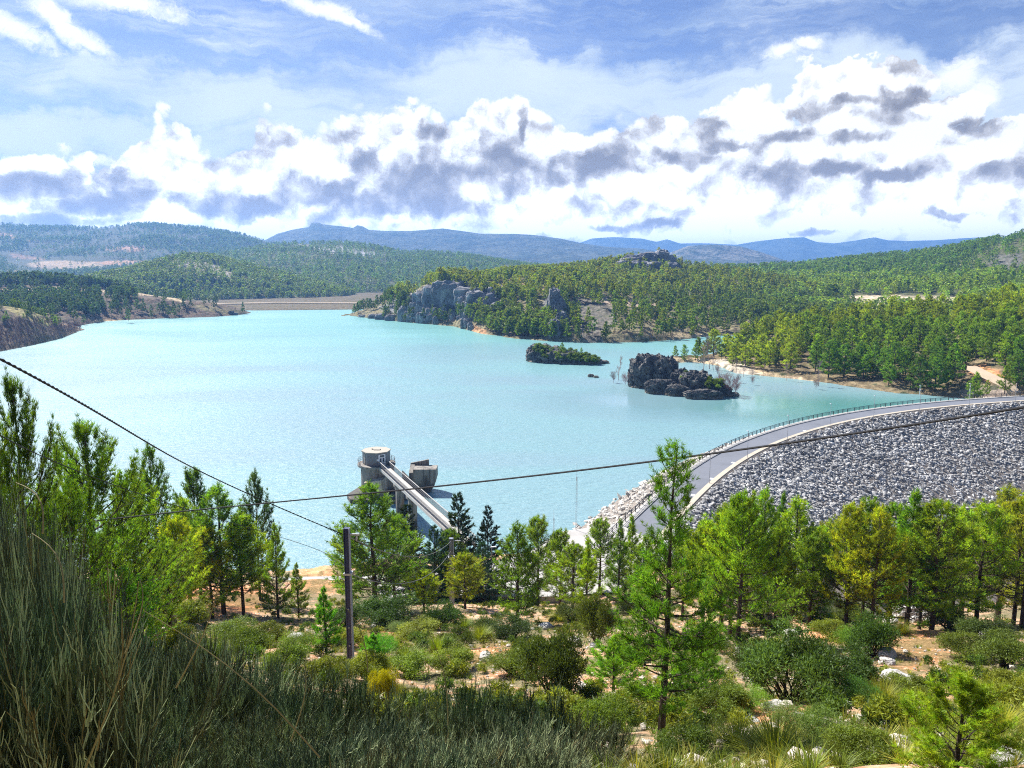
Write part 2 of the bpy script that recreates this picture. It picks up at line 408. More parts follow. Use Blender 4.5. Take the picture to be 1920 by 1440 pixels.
M['riprap'] = stone('rock_fill', (0.19, 0.185, 0.185), (0.36, 0.355, 0.35), (0.50, 0.49, 0.48), 0.6, 0.5, 0.2)
M['cliff'] = stone('cliff_rock', (0.06, 0.06, 0.07), (0.17, 0.17, 0.185), (0.34, 0.33, 0.33), 0.12, 1.0, 1.2)
M['island'] = stone('island_rock', (0.028, 0.028, 0.030), (0.085, 0.084, 0.086), (0.24, 0.22, 0.19), 0.45, 1.0, 0.8, (0.24, 0.19, 0.14))
def ground_mat():
    m, g = material('hillside_soil')
    P = g.pos
    big = g.noise(P, 0.07, 5, 0.6, 0.5); mid = g.noise(P, 0.6, 6, 0.65, 0.3); fine = g.noise(P, 6.0, 6, 0.7)
    soil = g.ramp(mid, [(0.25, (0.29, 0.135, 0.070)), (0.45, (0.48, 0.27, 0.155)), (0.62, (0.60, 0.41, 0.27)), (0.8, (0.40, 0.33, 0.26))])
    pebble = g.vor(P, 5.0, 'F1', 'Distance'); pc = g.vor(P, 5.0, 'F1', 'Color')
    pr = g.sep(pc)[0]
    soil = g.mix(g.m('MULTIPLY', g.ss(pebble, 0.42, 0.25), g.ss(pr, 0.45, 0.55)), soil, g.mix(pr, (0.46, 0.42, 0.37), (0.72, 0.68, 0.62)))
    grass = g.ramp(fine, [(0.3, (0.060, 0.050, 0.028)), (0.5, (0.17, 0.145, 0.075)), (0.72, (0.38, 0.32, 0.20))])
    cov = g.m('ADD', g.m('MULTIPLY', big, 0.6), g.m('MULTIPLY', mid, 0.5))
    c = g.mix(g.ss(cov, 0.50, 0.58), soil, grass)
    c = g.mix(g.ss(fine, 0.45, 0.25, 0, 0.4), c, (0.10, 0.07, 0.05))
    c = g.mix(1.0, c, g.col, 'MULTIPLY')
    g.put(g.b.inputs['Base Color'], c); spec(g, 0.95, 0.15)
    h = g.m('ADD', g.m('MULTIPLY', mid, 1.0), g.m('MULTIPLY', fine, 0.25)); h = g.m('SUBTRACT', h, g.m('MULTIPLY', g.ss(pebble, 0, 0.4), 0.12))
    bump(g, h, 0.9, 0.3); return m
M['ground'] = ground_mat()
def hill_mat():
    m, g = material('hill_scrub')
    P = g.pos
    n = g.noise(P, 0.035, 8, 0.68, 0.4); f = g.noise(P, 0.25, 6, 0.75)
    ln = g.v('LENGTH', P, None, 1)
    c = g.mix(g.ss(f, 0.42, 0.62), g.v('SCALE', g.col, 0.55), g.v('SCALE', g.col, 1.25))
    c = g.mix(g.ss(n, 0.50, 0.66, 0, 0.55), c, (0.085, 0.10, 0.045))
    sp = g.vor(P, 0.16, 'F1', 'Distance')
    c = g.mix(g.ss(sp, 0.32, 0.18, 0, 0.75), c, (0.035, 0.055, 0.022))
    g.put(g.b.inputs['Base Color'], c); spec(g, 0.95, 0.1)
    bump(g, g.m('ADD', n, g.m('MULTIPLY', f, 0.35)), 0.7, 4.0); return m
M['hill'] = hill_mat()
def mountain_mat():
    m, g = material('mountain_woods')
    P = g.pos
    n = g.noise(P, 0.006, 9, 0.7, 0.4); f = g.vor(P, 0.035, 'F1', 'Distance')
    c = g.mix(g.ss(n, 0.42, 0.60), g.col, (0.045, 0.065, 0.035))
    c = g.mix(g.ss(f, 0.5, 0.25, 0, 0.6), c, (0.022, 0.035, 0.020))
    g.put(g.b.inputs['Base Color'], c); spec(g, 0.95, 0.1)
    bump(g, n, 1.0, 60.0); return m
M['mountain'] = mountain_mat()
def water_mat():
    m, g = material('lake_water')
    P = g.pos
    s1 = g.noise(g.map(P, rot=(0, 0, 0.5), scale=(0.55, 1.5, 1)), 0.55, 5, 0.62, 0.4)
    s2 = g.noise(g.map(P, rot=(0, 0, -0.3), scale=(0.7, 1.6, 1)), 2.4, 3, 0.6, 0.2)
    big = g.noise(g.map(P, scale=(0.5, 1.0, 1)), 0.012, 4, 0.6, 0.6)
    h = g.m('ADD', s1, g.m('MULTIPLY', s2, 0.22))
    c = g.mix(g.ss(big, 0.35, 0.65), (0.205, 0.325, 0.375), (0.180, 0.335, 0.360))
    py_ = g.sep(P)[1]; px_ = g.sep(P)[0]
    c = g.mix(g.ss(g.m('ADD', py_, g.m('MULTIPLY', big, 200)), 380, 760), c, (0.165, 0.385, 0.375))
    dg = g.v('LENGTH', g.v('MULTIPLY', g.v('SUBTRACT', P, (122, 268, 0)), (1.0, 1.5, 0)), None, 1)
    c = g.mix(g.m('MULTIPLY', g.ss(g.m('ADD', dg, g.m('MULTIPLY', big, 50)), 105, 35), .85), c, (0.045, 0.215, 0.180))  # deep green reflection of the wood painted into the corner's base colour
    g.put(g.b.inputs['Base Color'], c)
    g.put(g.b.inputs['Roughness'], g.lin(big, 0.3, 0.7, 0.22, 0.30)); g.put(g.b.inputs['IOR'], 1.52); g.put(g.b.inputs['Specular IOR Level'], 0.5)
    dd = g.v('LENGTH', g.v('MULTIPLY', g.v('SUBTRACT', P, (72, 288, 0)), (1.0, 1.5, 0)), None, 1)
    calm = g.ss(g.m('ADD', dd, g.m('MULTIPLY', big, 60)), 110, 50)
    ro = g.lin(big, 0.3, 0.7, 0.22, 0.30); ro = g.m('MULTIPLY', ro, g.m('SUBTRACT', 1.0, g.m('MULTIPLY', calm, .75))); g.put(g.b.inputs['Roughness'], ro)
    bump(g, g.m('MULTIPLY', h, g.m('SUBTRACT', 1.0, g.m('MULTIPLY', calm, .93))), 0.9, 0.6); return m
M['water'] = water_mat()
def concrete(name, c, stain=0.5, sc=1.0, rough=0.85, tide=False):
    m, g = material(name)
    n = g.noise(g.map(g.pos, scale=(1, 1, 0.35)), 0.8 * sc, 7, 0.65, 0.3); f = g.noise(g.pos, 9 * sc, 4, 0.6)
    k = g.mix(g.ss(n, 0.42, 0.70, 0, stain), c, tuple(q * 0.28 for q in c))
    if tide:
        zz = g.sep(g.pos)[2]; k = g.mix(g.m('MULTIPLY', g.ss(g.m('ADD', zz, g.m('MULTIPLY', n, 1.5)), 3.2, 2.2), .8), k, (0.05, 0.047, 0.042))
        k = g.mix(g.m('MULTIPLY', g.ss(g.noise(g.map(g.pos, scale=(1.3, 1.3, .10)), 1.0, 5, .65), .50, .62), .75), k, (0.055, 0.05, 0.05)); k = g.mix(g.m('MULTIPLY', g.ss(g.noise(g.map(g.pos, scale=(.5, .5, .25)), .8, 4, .6), .58, .70), .55), k, (0.26, 0.15, 0.08))
    k = g.mix(g.ss(f, 0.45, 0.75, 0, 0.3), k, tuple(q * 0.6 for q in c)); k = g.mix(1.0, k, g.col, 'MULTIPLY')
    g.put(g.b.inputs['Base Color'], k); spec(g, rough, 0.3); bump(g, f, 0.3, 0.03); return m
M['concrete'] = concrete('weathered_concrete', (0.27, 0.25, 0.225), 0.85, 0.7, 0.85, True)
M['pale'] = concrete('pale_concrete', (0.40, 0.385, 0.37), 0.25, 0.5)
M['kerb'] = concrete('sandy_kerb', (0.44, 0.385, 0.31), 0.25, 0.5)
M['asphalt'] = concrete('asphalt', (0.150, 0.160, 0.190), 0.25, 0.15, 0.75)
M['track'] = concrete('dirt_track', (0.44, 0.34, 0.24), 0.2, 0.2)
def plain(name, c, rough=0.6, sp=0.4, metal=0.0):
    m, g = material(name)
    n = g.noise(g.oc, 7, 4, 0.6)
    k = g.mix(g.ss(n, 0.4, 0.75, 0, 0.35), c, tuple(q * 0.6 for q in c)); g.put(g.b.inputs['Base Color'], g.mix(1.0, k, g.col, 'MULTIPLY'))
    spec(g, rough, sp); g.put(g.b.inputs['Metallic'], metal); return m
M['wall'] = plain('cabin_wall', (0.17, 0.175, 0.19))
M['roof'] = plain('cabin_roof', (0.36, 0.33, 0.28), 0.9)
M['white'] = plain('white_paint', (0.78, 0.80, 0.84), 0.45)
M['glass'] = plain('dark_glass', (0.03, 0.035, 0.05), 0.1, 0.6)
M['rail'] = plain('dark_rail', (0.035, 0.035, 0.045), 0.5)
M['galv'] = plain('galvanised_steel', (0.45, 0.47, 0.50), 0.45, 0.5, 0.3)
M['pole'] = plain('steel_pole', (0.013, 0.026, 0.105), 0.5, 0.5)
M['pole_grey'] = plain('grey_steel_pole', (0.22, 0.25, 0.32), 0.5, 0.5)
M['pole_edge'] = plain('pole_flange', (0.24, 0.26, 0.33), 0.5, 0.5)
M['cable'] = plain('black_cable', (0.016, 0.016, 0.020), 0.6, 0.3)
M['wire'] = plain('grey_wire', (0.16, 0.165, 0.17), 0.6, 0.3)
M['stone_wall'] = stone('wall_stone', (0.20, 0.17, 0.13), (0.40, 0.34, 0.28), (0.5, 0.44, 0.36), 1.5)
# ---------------------------------------------------------------- near hillside (one height function)
_yc = [-12, 0, 3, 8, 18, 30, 44, 60, 77, 88, 95, 112, 122, 130, 145, 170, 260]
_zc = [53, 48.3, 46.9, 44.4, 38.3, 32.7, 27.3, 20.8, 14.6, 9.0, 6.9, 6.3, 3.2, -1.5, -7, -14, -24]
_zl = [53, 48.6, 47.3, 45.3, 40.0, 34.0, 28.0, 21.5, 15.6, 11.6, 9.2, 4.6, -0.4, -3.5, -8, -14, -24]
_zr = [53, 48.3, 46.9, 44.4, 38.3, 32.7, 27.4, 20.2, 12.8, 7.5, 3.8, -4.0, -8, -11, -16, -22, -26]
def gz(x, y, rough=True):
    x = np.asarray(x, float); y = np.asarray(y, float)
    zc = np.interp(y, _yc, _zc); zl = np.interp(y, _yc, _zl); zr = np.interp(y, _yc, _zr)
    wl = sstep(-x, 14, 34); wr = sstep(x, 20, 42)
    z = zc * (1 - wl) * (1 - wr) + zl * wl + zr * wr
    z = z + sstep(-x, 3, 14) * 1.2 * sstep(y, 3, 12) * (1 - sstep(y, 30, 60))
    if rough:
        p = np.stack([x, y], -1); k = 1 - sstep(y, 84, 94) * (1 - sstep(np.abs(x - 3), 18, 26))
        z = z + k * (fbm(p / 9.0, 3, 4) * 0.75 * sstep(y, 1, 14) + fbm(p / 2.2, 9, 4) * 0.22)
    return z
def ground_hit(px, py, rough=True):
    """point where the view ray of a photo pixel meets the hillside"""
    r = ray(px, py); r = r / r[1]; t = np.arange(2.0, 200, .1)
    p = np.array([0, 0, EYE]) + r * t[:, None]; i = int(np.argmax(p[:, 2] < gz(p[:, 0], p[:, 1], rough))); p = p[i]
    return p
def grid_obj(name, X, Y, Z, mat, col=None, smooth=True, **kw):
    n, m = X.shape; V = np.stack([X, Y, Z], -1).reshape(-1, 3)
    i = np.arange(n * m).reshape(n, m)
    Q = np.stack([i[:-1, :-1], i[:-1, 1:], i[1:, 1:], i[1:, :-1]], -1).reshape(-1, 4)
    mb = MB(); mb.add(V, Q, (1, 1, 1) if col is None else col.reshape(-1, 3)); return mb.build(name, mat, smooth=smooth, **kw)
yy = np.concatenate([np.linspace(-14, 4, 40), 4 + 240 * np.linspace(0, 1, 430) ** 1.7])
tt = np.linspace(-1, 1, 440)
Y, T = np.meshgrid(yy, tt, indexing='ij'); X = T * (22 + np.maximum(Y, 0) * 1.05)
Zg = gz(X, Y); gpx, gpy = proj(np.stack([X, Y, Zg], -1)); gcol = np.ones(X.shape + (3,))
for (cx, cyy, rx, ry, cc) in [(1715, 1210, 95, 48, (1.15, .91, .73)), (1440, 1340, 90, 30, (1.15, .95, .78)), (1290, 1290, 80, 26, (1.2, 1.02, .85)), (915, 1225, 80, 22, (1.15, .90, .72)), (400, 1125, 130, 34, (1.2, .86, .66)), (600, 1090, 60, 30, (1.25, 1.0, .78)), (330, 1210, 90, 30, (1.15, .85, .68)), (1560, 1190, 50, 22, (1.15, .86, .66)), (1080, 1170, 90, 20, (1.15, .95, .8)), (690, 1195, 80, 20, (1.1, .8, .62)), (1640, 1400, 60, 30, (1.15, .85, .65))]:
    d_ = np.hypot((gpx - cx) / rx, (gpy - cyy) / ry) + .3 * fbm(np.stack([X, Y], -1) / 2.5, 7, 3); k_ = ((1 - sstep(d_, .7, 1.1)) * (Y > 8))[..., None]; gcol = gcol * (1 - k_) + np.array(cc) * k_
ground = grid_obj('ground', X, Y, Zg, M['ground'], gcol, kind='structure', label='stony ochre hillside with dry grass sloping down to the lake')

# ---------------------------------------------------------------- water and valley floor
def sheet(name, pts, z, mat, **kw):
    mb = MB(); V = [(x, y, z) for x, y in pts]; n = len(V); V.append(tuple(np.mean(V, 0)))
    mb.add(V, [[i, (i + 1) % n, n] for i in range(n)]); return mb.build(name, mat, **kw)

# ---------------------------------------------------------------- hills traced as contours and lofted
HILL = {}
def contour(lst, pxs, dz=None):
    a = np.array([(p[0], p[1], p[2] if len(p) > 2 else np.nan) for p in lst], float)
    z = dz
    py = np.interp(pxs, a[:, 0], a[:, 1])
    if z is not None: return WZ(pxs, py, np.full(len(pxs), float(z)))
    return WY(pxs, py, np.interp(pxs, a[:, 0], a[:, 2]))
def loft(name, cs, x0, x1, nu, nv, base_col, mat='hill', amp=4.0, scale=60.0, patches=(), seed=1, ridge_keep=0.35, skirt=None, fine=0.0, **kw):
    """cs: contours from the shore up over the ridge; ('z', height, points) or ('Y', points)"""
    pxs = np.linspace(x0, x1, nu)
    L = []; gap = kw.pop('gap', 22)
    for c in cs:
        p = contour(c[2], pxs, c[1]) if c[0] == 'z' else contour(c[1], pxs)
        if L:                              # every contour lies behind the one before it, on its own sight line
            k = np.maximum(1.0, (L[-1][:, 1] + gap) / p[:, 1])[:, None]; e = np.array([0, 0, EYE]); p = e + (p - e) * k
        L.append(p)
    L = np.array(L)                       # (nc, nu, 3)
    nc = len(L); vv = np.linspace(0, nc - 1, nv); P = np.zeros((nv, nu, 3))
    for j, v in enumerate(vv):
        i = min(int(v), nc - 2); f = v - i; P[j] = L[i] * (1 - f) + L[i + 1] * f
    vi = np.broadcast_to(vv[:, None], (nv, nu)); xi = np.broadcast_to(pxs, (nv, nu))
    ir = kw.pop('ridge', nc - 2)
    w = sstep(vi, 0.0, 0.5) * (1 - (1 - ridge_keep) * np.exp(-((vi - ir) / 0.28) ** 2))
    n = fbm(P[..., :2] / scale, seed, 5, 0.55)
    P[..., 2] += amp * n * w
    if fine: P[..., 2] += fine * ridged(P[..., :2] / (scale * 0.16), seed + 3, 4) * w
    for (cx, cyy, rx, ry, am, sc_) in kw.pop('crag', ()):
        qx, qy = proj(P); k = 1 - sstep(np.hypot((qx - cx) / rx, (qy - cyy) / ry), .75, 1.15)
        P[..., 2] += am * k * (ridged(np.stack([P[..., 0] / sc_, P[..., 1] / (sc_ * 2.2)], -1), seed + 9, 5) - .35)
    px, py = proj(P)
    col = np.ones((nv, nu, 3)) * np.array(base_col)
    for (cx, cyy, rx, ry, cc, rot) in patches:
        a = RAD(rot); dx = px - cx; dy = py - cyy
        ux = (dx * math.cos(a) + dy * math.sin(a)) / rx; uy = (-dx * math.sin(a) + dy * math.cos(a)) / ry
        d = np.hypot(ux, uy) + 0.35 * fbm(np.stack([px / (rx * .5), py / (ry * .5)], -1), 5, 3)
        k = (1 - sstep(d, 0.8, 1.05))[..., None]; col = col * (1 - k) + np.array(cc) * k
    HILL[name] = dict(P=P, px=px, py=py, v=vi, ridge=ir)
    nm = kw.pop('obj', 'hill')
    return grid_obj(nm, P[..., 0], P[..., 1], P[..., 2], M[mat], col, kind='structure', **kw)
BR = (0.30, 0.20, 0.13); GR = (0.105, 0.112, 0.048); FIELD = (0.60, 0.47, 0.33); REDF = (0.46, 0.27, 0.16); GREY = (0.33, 0.32, 0.31)
# valley floor sheet that reaches the horizon
vf = MB(); fx = np.array([-900, -500, 0, 300, 480, 640, 760, 900, 1200, 1500, 2000, 2600, 3200])
near = WZ(fx, np.array([575, 577, 578, 580, 581, 579.5, 578, 577, 575, 575, 575, 575, 575]), np.full(len(fx), 0.6))
rows = [near, near * [1.02, 1.02, 1] + [0, 0, 1.0], near * [1.5, 1.5, 1] + [0, 0, 1.4], near * [4, 4, 1] + [0, 0, 1.4], near * [10.5, 10.5, 1] + [0, 0, 1.4]]
R0 = near.copy(); R0[:, 2] = -3; rows = [R0 * [0.985, 0.985, 1]] + rows
A = np.array(rows); i = np.arange(A.shape[0] * A.shape[1]).reshape(A.shape[:2])
vf.add(A.reshape(-1, 3), np.stack([i[:-1, :-1], i[:-1, 1:], i[1:, 1:], i[1:, :-1]], -1).reshape(-1, 4), (0.155, 0.125, 0.080))
vf.build('valley_floor', M['hill'], kind='structure', label='brown flat land beyond the far shore')

SH = -1.2
loft('distant_range', [('Y', [(700, 500, 7600), (2700, 500, 7600)]),
     ('Y', [(700, 470, 8400), (1040, 462, 8400), (1085, 455, 8400), (1110, 446, 8400), (1150, 443, 8400), (1205, 446, 8400), (1230, 452, 8400), (1250, 447, 8400), (1275, 455, 8400), (1330, 455, 8600), (1380, 458, 8600), (1420, 451, 8600), (1480, 444, 8600), (1508, 443, 8600), (1530, 452, 8600), (1565, 455, 8600), (1600, 450, 8600), (1640, 443, 8600), (1665, 449, 8600), (1700, 451, 8600), (1760, 449, 8600), (1800, 446, 8800), (1860, 443, 8800), (1940, 442, 8800), (2200, 440, 8800), (2700, 450, 8800)]),
     ('Y', [(700, 505, 9800), (2700, 505, 9800)])], 700, 2700, 400, 36, (0.10, 0.12, 0.08), 'mountain', 36, 900, seed=4, ridge_keep=0.15, obj='mountains', label='far blue mountain ridges on the right horizon')
loft('blue_ridge', [('Y', [(300, 500, 3500), (1400, 505, 3500)]),
     ('Y', [(300, 478, 4300), (500, 472, 4300), (700, 462, 4300), (900, 466, 4300), (1050, 474, 4300), (1200, 482, 4300), (1400, 490, 4300)]),
     ('Y', [(300, 470, 5000), (440, 462, 5000), (495, 451, 5000), (520, 438, 5000), (550, 430, 5000), (580, 425, 5000), (584, 417, 5000), (599, 417, 5000), (603, 420, 5000), (640, 424, 5000), (662, 427, 5000), (670, 422, 5000), (680, 424, 5000), (692, 431, 5000), (730, 433, 5000), (770, 433, 5000), (805, 430, 5000), (830, 428, 5000), (860, 432, 5000), (900, 438, 5000), (960, 438, 5000), (1000, 440, 5000), (1050, 447, 5000), (1090, 456, 5000), (1140, 463, 5000), (1200, 466, 4900), (1250, 474, 4800), (1400, 490, 4800)]),
     ('Y', [(300, 505, 6200), (1400, 505, 6200)])], 300, 1400, 420, 60, (0.11, 0.12, 0.08), 'mountain', 30, 430, seed=8, ridge_keep=0.06, ridge=2, obj='mountain', label='blue table mountain ridge across the middle distance', fine=17)
loft('grey_hill', [('Y', [(1180, 502, 3800), (1560, 502, 3800)]),
     ('Y', [(1180, 498, 4300), (1225, 486, 4300), (1260, 471, 4300), (1290, 460, 4300), (1340, 457, 4300), (1390, 461, 4300), (1430, 473, 4300), (1470, 487, 4300), (1560, 500, 4300)]),
     ('Y', [(1180, 506, 5200), (1560, 506, 5200)])], 1180, 1560, 130, 30, (0.22, 0.21, 0.17), 'mountain', 25, 400, seed=5, ridge_keep=0.1, obj='mountain', label='bare rounded grey hill in front of the blue range')
loft('left_range', [('Y', [(-700, 530, 1900), (0, 522, 1900), (300, 518, 2000), (560, 505, 2400), (760, 505, 2600)]),
     ('Y', [(-700, 480, 2500), (0, 485, 2500), (300, 480, 2500), (480, 478, 2700), (760, 500, 2800)]),
     ('Y', [(-700, 410, 3300), (-200, 415, 3300), (0, 420, 3300), (60, 425, 3300), (200, 428, 3300), (240, 421, 3300), (290, 421, 3300), (380, 428, 3300), (440, 438, 3300), (500, 453, 3300), (560, 470, 3300), (620, 485, 3300), (760, 500, 3300)]),
     ('Y', [(-700, 505, 4300), (760, 508, 4300)])], -700, 760, 420, 90, (0.085, 0.095, 0.055), 'hill', 22, 260, ridge_keep=0.08, ridge=2, seed=12,
     patches=[(125, 496, 80, 8, (.42, .31, .2), 0), (50, 482, 40, 4, (.3, .19, .12), 8), (230, 466, 45, 5, REDF, 0), (30, 445, 45, 5, REDF, 8), (240, 493, 60, 5, REDF, 0), (140, 448, 12, 2, FIELD, 0), (25, 510, 50, 4, (.4, .3, .2), 0)],
     obj='hill', label='long wooded hill on the left horizon')
loft('mid_hill_back', [('Y', [(250, 563, 1350), (760, 564, 1400), (1150, 555, 1400)]),
     ('Y', [(250, 540, 1650), (480, 515, 1700), (620, 505, 1700), (760, 515, 1700), (900, 520, 1700), (1150, 530, 1700)]),
     ('Y', [(250, 520, 2100), (330, 500, 2100), (400, 482, 2200), (450, 472, 2250), (500, 461, 2300), (560, 457, 2300), (640, 456, 2300), (700, 464, 2300), (760, 476, 2300), (800, 474, 2300), (860, 478, 2300), (920, 487, 2300), (990, 499, 2200), (1060, 506, 2100), (1150, 520, 2000)]),
     ('Y', [(250, 540, 2900), (1150, 540, 2900)])], 250, 1150, 300, 90, GR, 'hill', 16, 200, seed=21, ridge=2, ridge_keep=0.15,
     patches=[(640, 470, 90, 8, GREY, 6), (600, 455, 40, 2, FIELD, 0)], obj='hill', label='green wooded hill beyond the head of the lake')
loft('mid_hill_front', [('Y', [(120, 566, 1010), (400, 566, 1150), (760, 566, 1300), (860, 566, 1350)]),
     ('Y', [(120, 540, 1130), (220, 530, 1150), (340, 520, 1200), (520, 530, 1300), (680, 556, 1330), (860, 566, 1400)]),
     ('Y', [(120, 534, 1250), (180, 522, 1250), (220, 515, 1300), (300, 495, 1350), (340, 482, 1400), (400, 485, 1450), (440, 495, 1450), (520, 515, 1420), (600, 536, 1400), (680, 556, 1380), (760, 563, 1380), (860, 567, 1400)]),
     ('Y', [(120, 560, 1700), (860, 560, 1800)])], 120, 860, 280, 80, (0.16, 0.15, 0.07), 'hill', 9, 120, seed=31, ridge=2, ridge_keep=0.15,
     patches=[(375, 503, 70, 14, (0.36, 0.31, 0.27), 12), (250, 525, 50, 7, (0.36, 0.28, 0.2), 0)], obj='hill', label='nearer green hill with a stony patch left of centre')
loft('right_hills', [('Y', [(1150, 600, 760), (1240, 600, 760), (1500, 590, 700), (1920, 600, 560), (2600, 600, 560)]),
     ('Y', [(1150, 560, 860), (1240, 560, 860), (1500, 550, 850), (1700, 546, 800), (1920, 548, 700), (2600, 545, 700)]),
     ('Y', [(1150, 541, 1060), (1300, 531, 1050), (1500, 526, 1050), (1700, 516, 1000), (1920, 501, 880), (2600, 481, 880)]),
     ('Y', [(1150, 526, 1250), (1290, 509, 1250), (1400, 506, 1300), (1500, 500, 1350), (1600, 489, 1350), (1700, 480, 1300), (1780, 471, 1250), (1850, 457, 1150), (1920, 445, 1100), (2200, 411, 1100), (2600, 406, 1100)]),
     ('Y', [(1150, 545, 1900), (2600, 545, 1900)])], 1150, 2600, 360, 110, GR, 'hill', 9, 120, seed=41, ridge=3, ridge_keep=0.2,
     patches=[(1655, 566, 150, 17, (0.62, 0.50, 0.36), -1), (1560, 566, 60, 8, (0.62, 0.50, 0.36), 0), (1330, 580, 90, 5, (0.5, 0.36, 0.27), 0), (1480, 592, 60, 6, (0.5, 0.4, 0.28), 0), (1885, 490, 40, 18, (0.15, 0.145, 0.12), 0), (1810, 500, 14, 9, (0.55, 0.42, 0.3), 60)], obj='hill', label='long pine covered hillside rising to the right')
loft('left_point', [('z', SH, [(-500, 690), (0, 652), (60, 638), (130, 617), (200, 605), (300, 600), (400, 597), (450, 593), (475, 589)]),
     ('Y', [(-500, 640, 560), (0, 620, 600), (130, 600, 640), (200, 592, 710), (300, 586, 760), (400, 584, 780), (450, 585, 790), (475, 588, 800)]),
     ('Y', [(-500, 570, 760), (0, 565, 780), (130, 560, 790), (200, 560, 800), (300, 563, 800), (400, 573, 800), (450, 582, 800), (475, 589, 808)]),
     ('Y', [(-500, 520, 900), (0, 524, 900), (100, 527, 900), (170, 534, 900), (240, 545, 900), (300, 556, 880), (400, 570, 840), (450, 580, 830), (475, 589, 818)]),
     ('Y', [(-500, 580, 1100), (0, 580, 1050), (300, 580, 1000), (475, 593, 850)])], -500, 475, 260, 110, (0.145, 0.105, 0.075), 'hill', 3.0, 60, seed=51, ridge=3, ridge_keep=0.3,
     patches=[(200, 545, 110, 4, (0.50, 0.38, 0.25), 5), (310, 553, 40, 6, (0.48, 0.38, 0.24), 18), (60, 543, 60, 3, FIELD, 0), (200, 602, 30, 4, (0.55, 0.38, 0.22), 0), (400, 580, 40, 6, (0.20, 0.17, 0.09), 10)],
     obj='hill', label='terraced brown point of land on the left shore', fine=1.2)
loft('left_spit', [('z', SH, [(-500, 760), (0, 664), (60, 652), (110, 640), (150, 626), (165, 621)]),
     ('Y', [(-500, 690, 400), (0, 630, 470), (60, 622, 490), (110, 618, 530), (150, 620, 560), (165, 621, 566)]),
     ('Y', [(-500, 570, 470), (0, 574, 530), (50, 582, 540), (90, 596, 560), (130, 610, 580), (150, 617, 590), (165, 620, 585)]),
     ('Y', [(-500, 640, 650), (0, 625, 650), (90, 620, 650), (165, 619, 620)])], -500, 165, 160, 70, (0.15, 0.115, 0.085), 'hill', 3.0, 40, seed=61, ridge=2, ridge_keep=0.4,
     patches=[(40, 583, 60, 9, (0.33, 0.29, 0.13), 25), (120, 606, 30, 6, (0.5, 0.36, 0.25), 20)], obj='hill', label='low scrubby spit at the left edge of the lake', fine=1.5)
loft('peninsula', [('z', SH, [(640, 596), (655, 595), (700, 600), (760, 607), (850, 615), (900, 629), (960, 639), (1030, 644), (1100, 647), (1200, 646), (1290, 640), (1330, 634), (1440, 632), (1600, 640)]),
     ('Y', [(640, 596, 775), (655, 593, 765), (700, 588, 740), (760, 586, 690), (830, 590, 650), (900, 612, 600), (960, 622, 545), (1030, 628, 530), (1100, 630, 525), (1200, 630, 530), (1300, 626, 545), (1440, 618, 560), (1600, 615, 580)]),
     ('Y', [(640, 596, 785), (655, 592, 790), (700, 578, 790), (760, 558, 760), (830, 537, 730), (900, 545, 700), (960, 560, 660), (1040, 563, 640), (1150, 572, 650), (1300, 584, 680), (1440, 592, 700), (1600, 590, 720)]),
     ('Y', [(640, 596, 800), (655, 592, 810), (700, 576, 840), (780, 551, 850), (830, 536, 840), (900, 530, 820), (1000, 522, 820), (1100, 520, 820), (1250, 540, 820), (1400, 566, 800), (1600, 575, 800)]),
     ('Y', [(640, 597, 820), (655, 593, 850), (700, 580, 880), (780, 558, 900), (830, 542, 930), (900, 527, 950), (960, 518, 960), (1060, 511, 960), (1130, 501, 960), (1180, 490, 960), (1245, 487, 960), (1275, 500, 960), (1330, 508, 960), (1400, 518, 960), (1500, 534, 960), (1600, 550, 960)]),
     ('Y', [(640, 600, 860), (900, 565, 1150), (1600, 570, 1150)])], 640, 1600, 640, 230, (0.22, 0.19, 0.11), 'hill', 6.0, 60, seed=71, ridge=4, ridge_keep=0.25,
     patches=[(920, 575, 90, 32, (0.30, 0.26, 0.20), 25), (830, 566, 105, 34, (0.24, 0.24, 0.25), 0), (1042, 585, 26, 50, (0.22, 0.215, 0.21), 0), (960, 540, 90, 6, (0.50, 0.36, 0.25), 8), (895, 618, 22, 6, (0.52, 0.30, 0.16), 20), (1150, 566, 110, 7, (0.50, 0.38, 0.28), 4), (1000, 535, 60, 8, (0.42, 0.30, 0.2), 10), (1110, 600, 50, 40, (0.19, 0.17, 0.14), 30), (1230, 480, 50, 12, (0.34, 0.32, 0.30), 0), (1290, 630, 60, 6, (0.4, 0.32, 0.2), 0)],
     obj='hill', label='wooded rocky peninsula reaching into the lake', fine=2.2, crag=[(850, 560, 75, 30, 15, 11), (780, 572, 60, 20, 10, 9), (1042, 575, 20, 34, 14, 8), (1215, 488, 50, 14, 10, 10), (905, 570, 40, 20, 7, 8)])
_sh = [(1230, 690), (1262, 686), (1300, 684), (1340, 690), (1380, 706), (1420, 710), (1500, 718), (1560, 726), (1620, 738), (1680, 748), (1730, 754), (1800, 760), (2300, 780)]
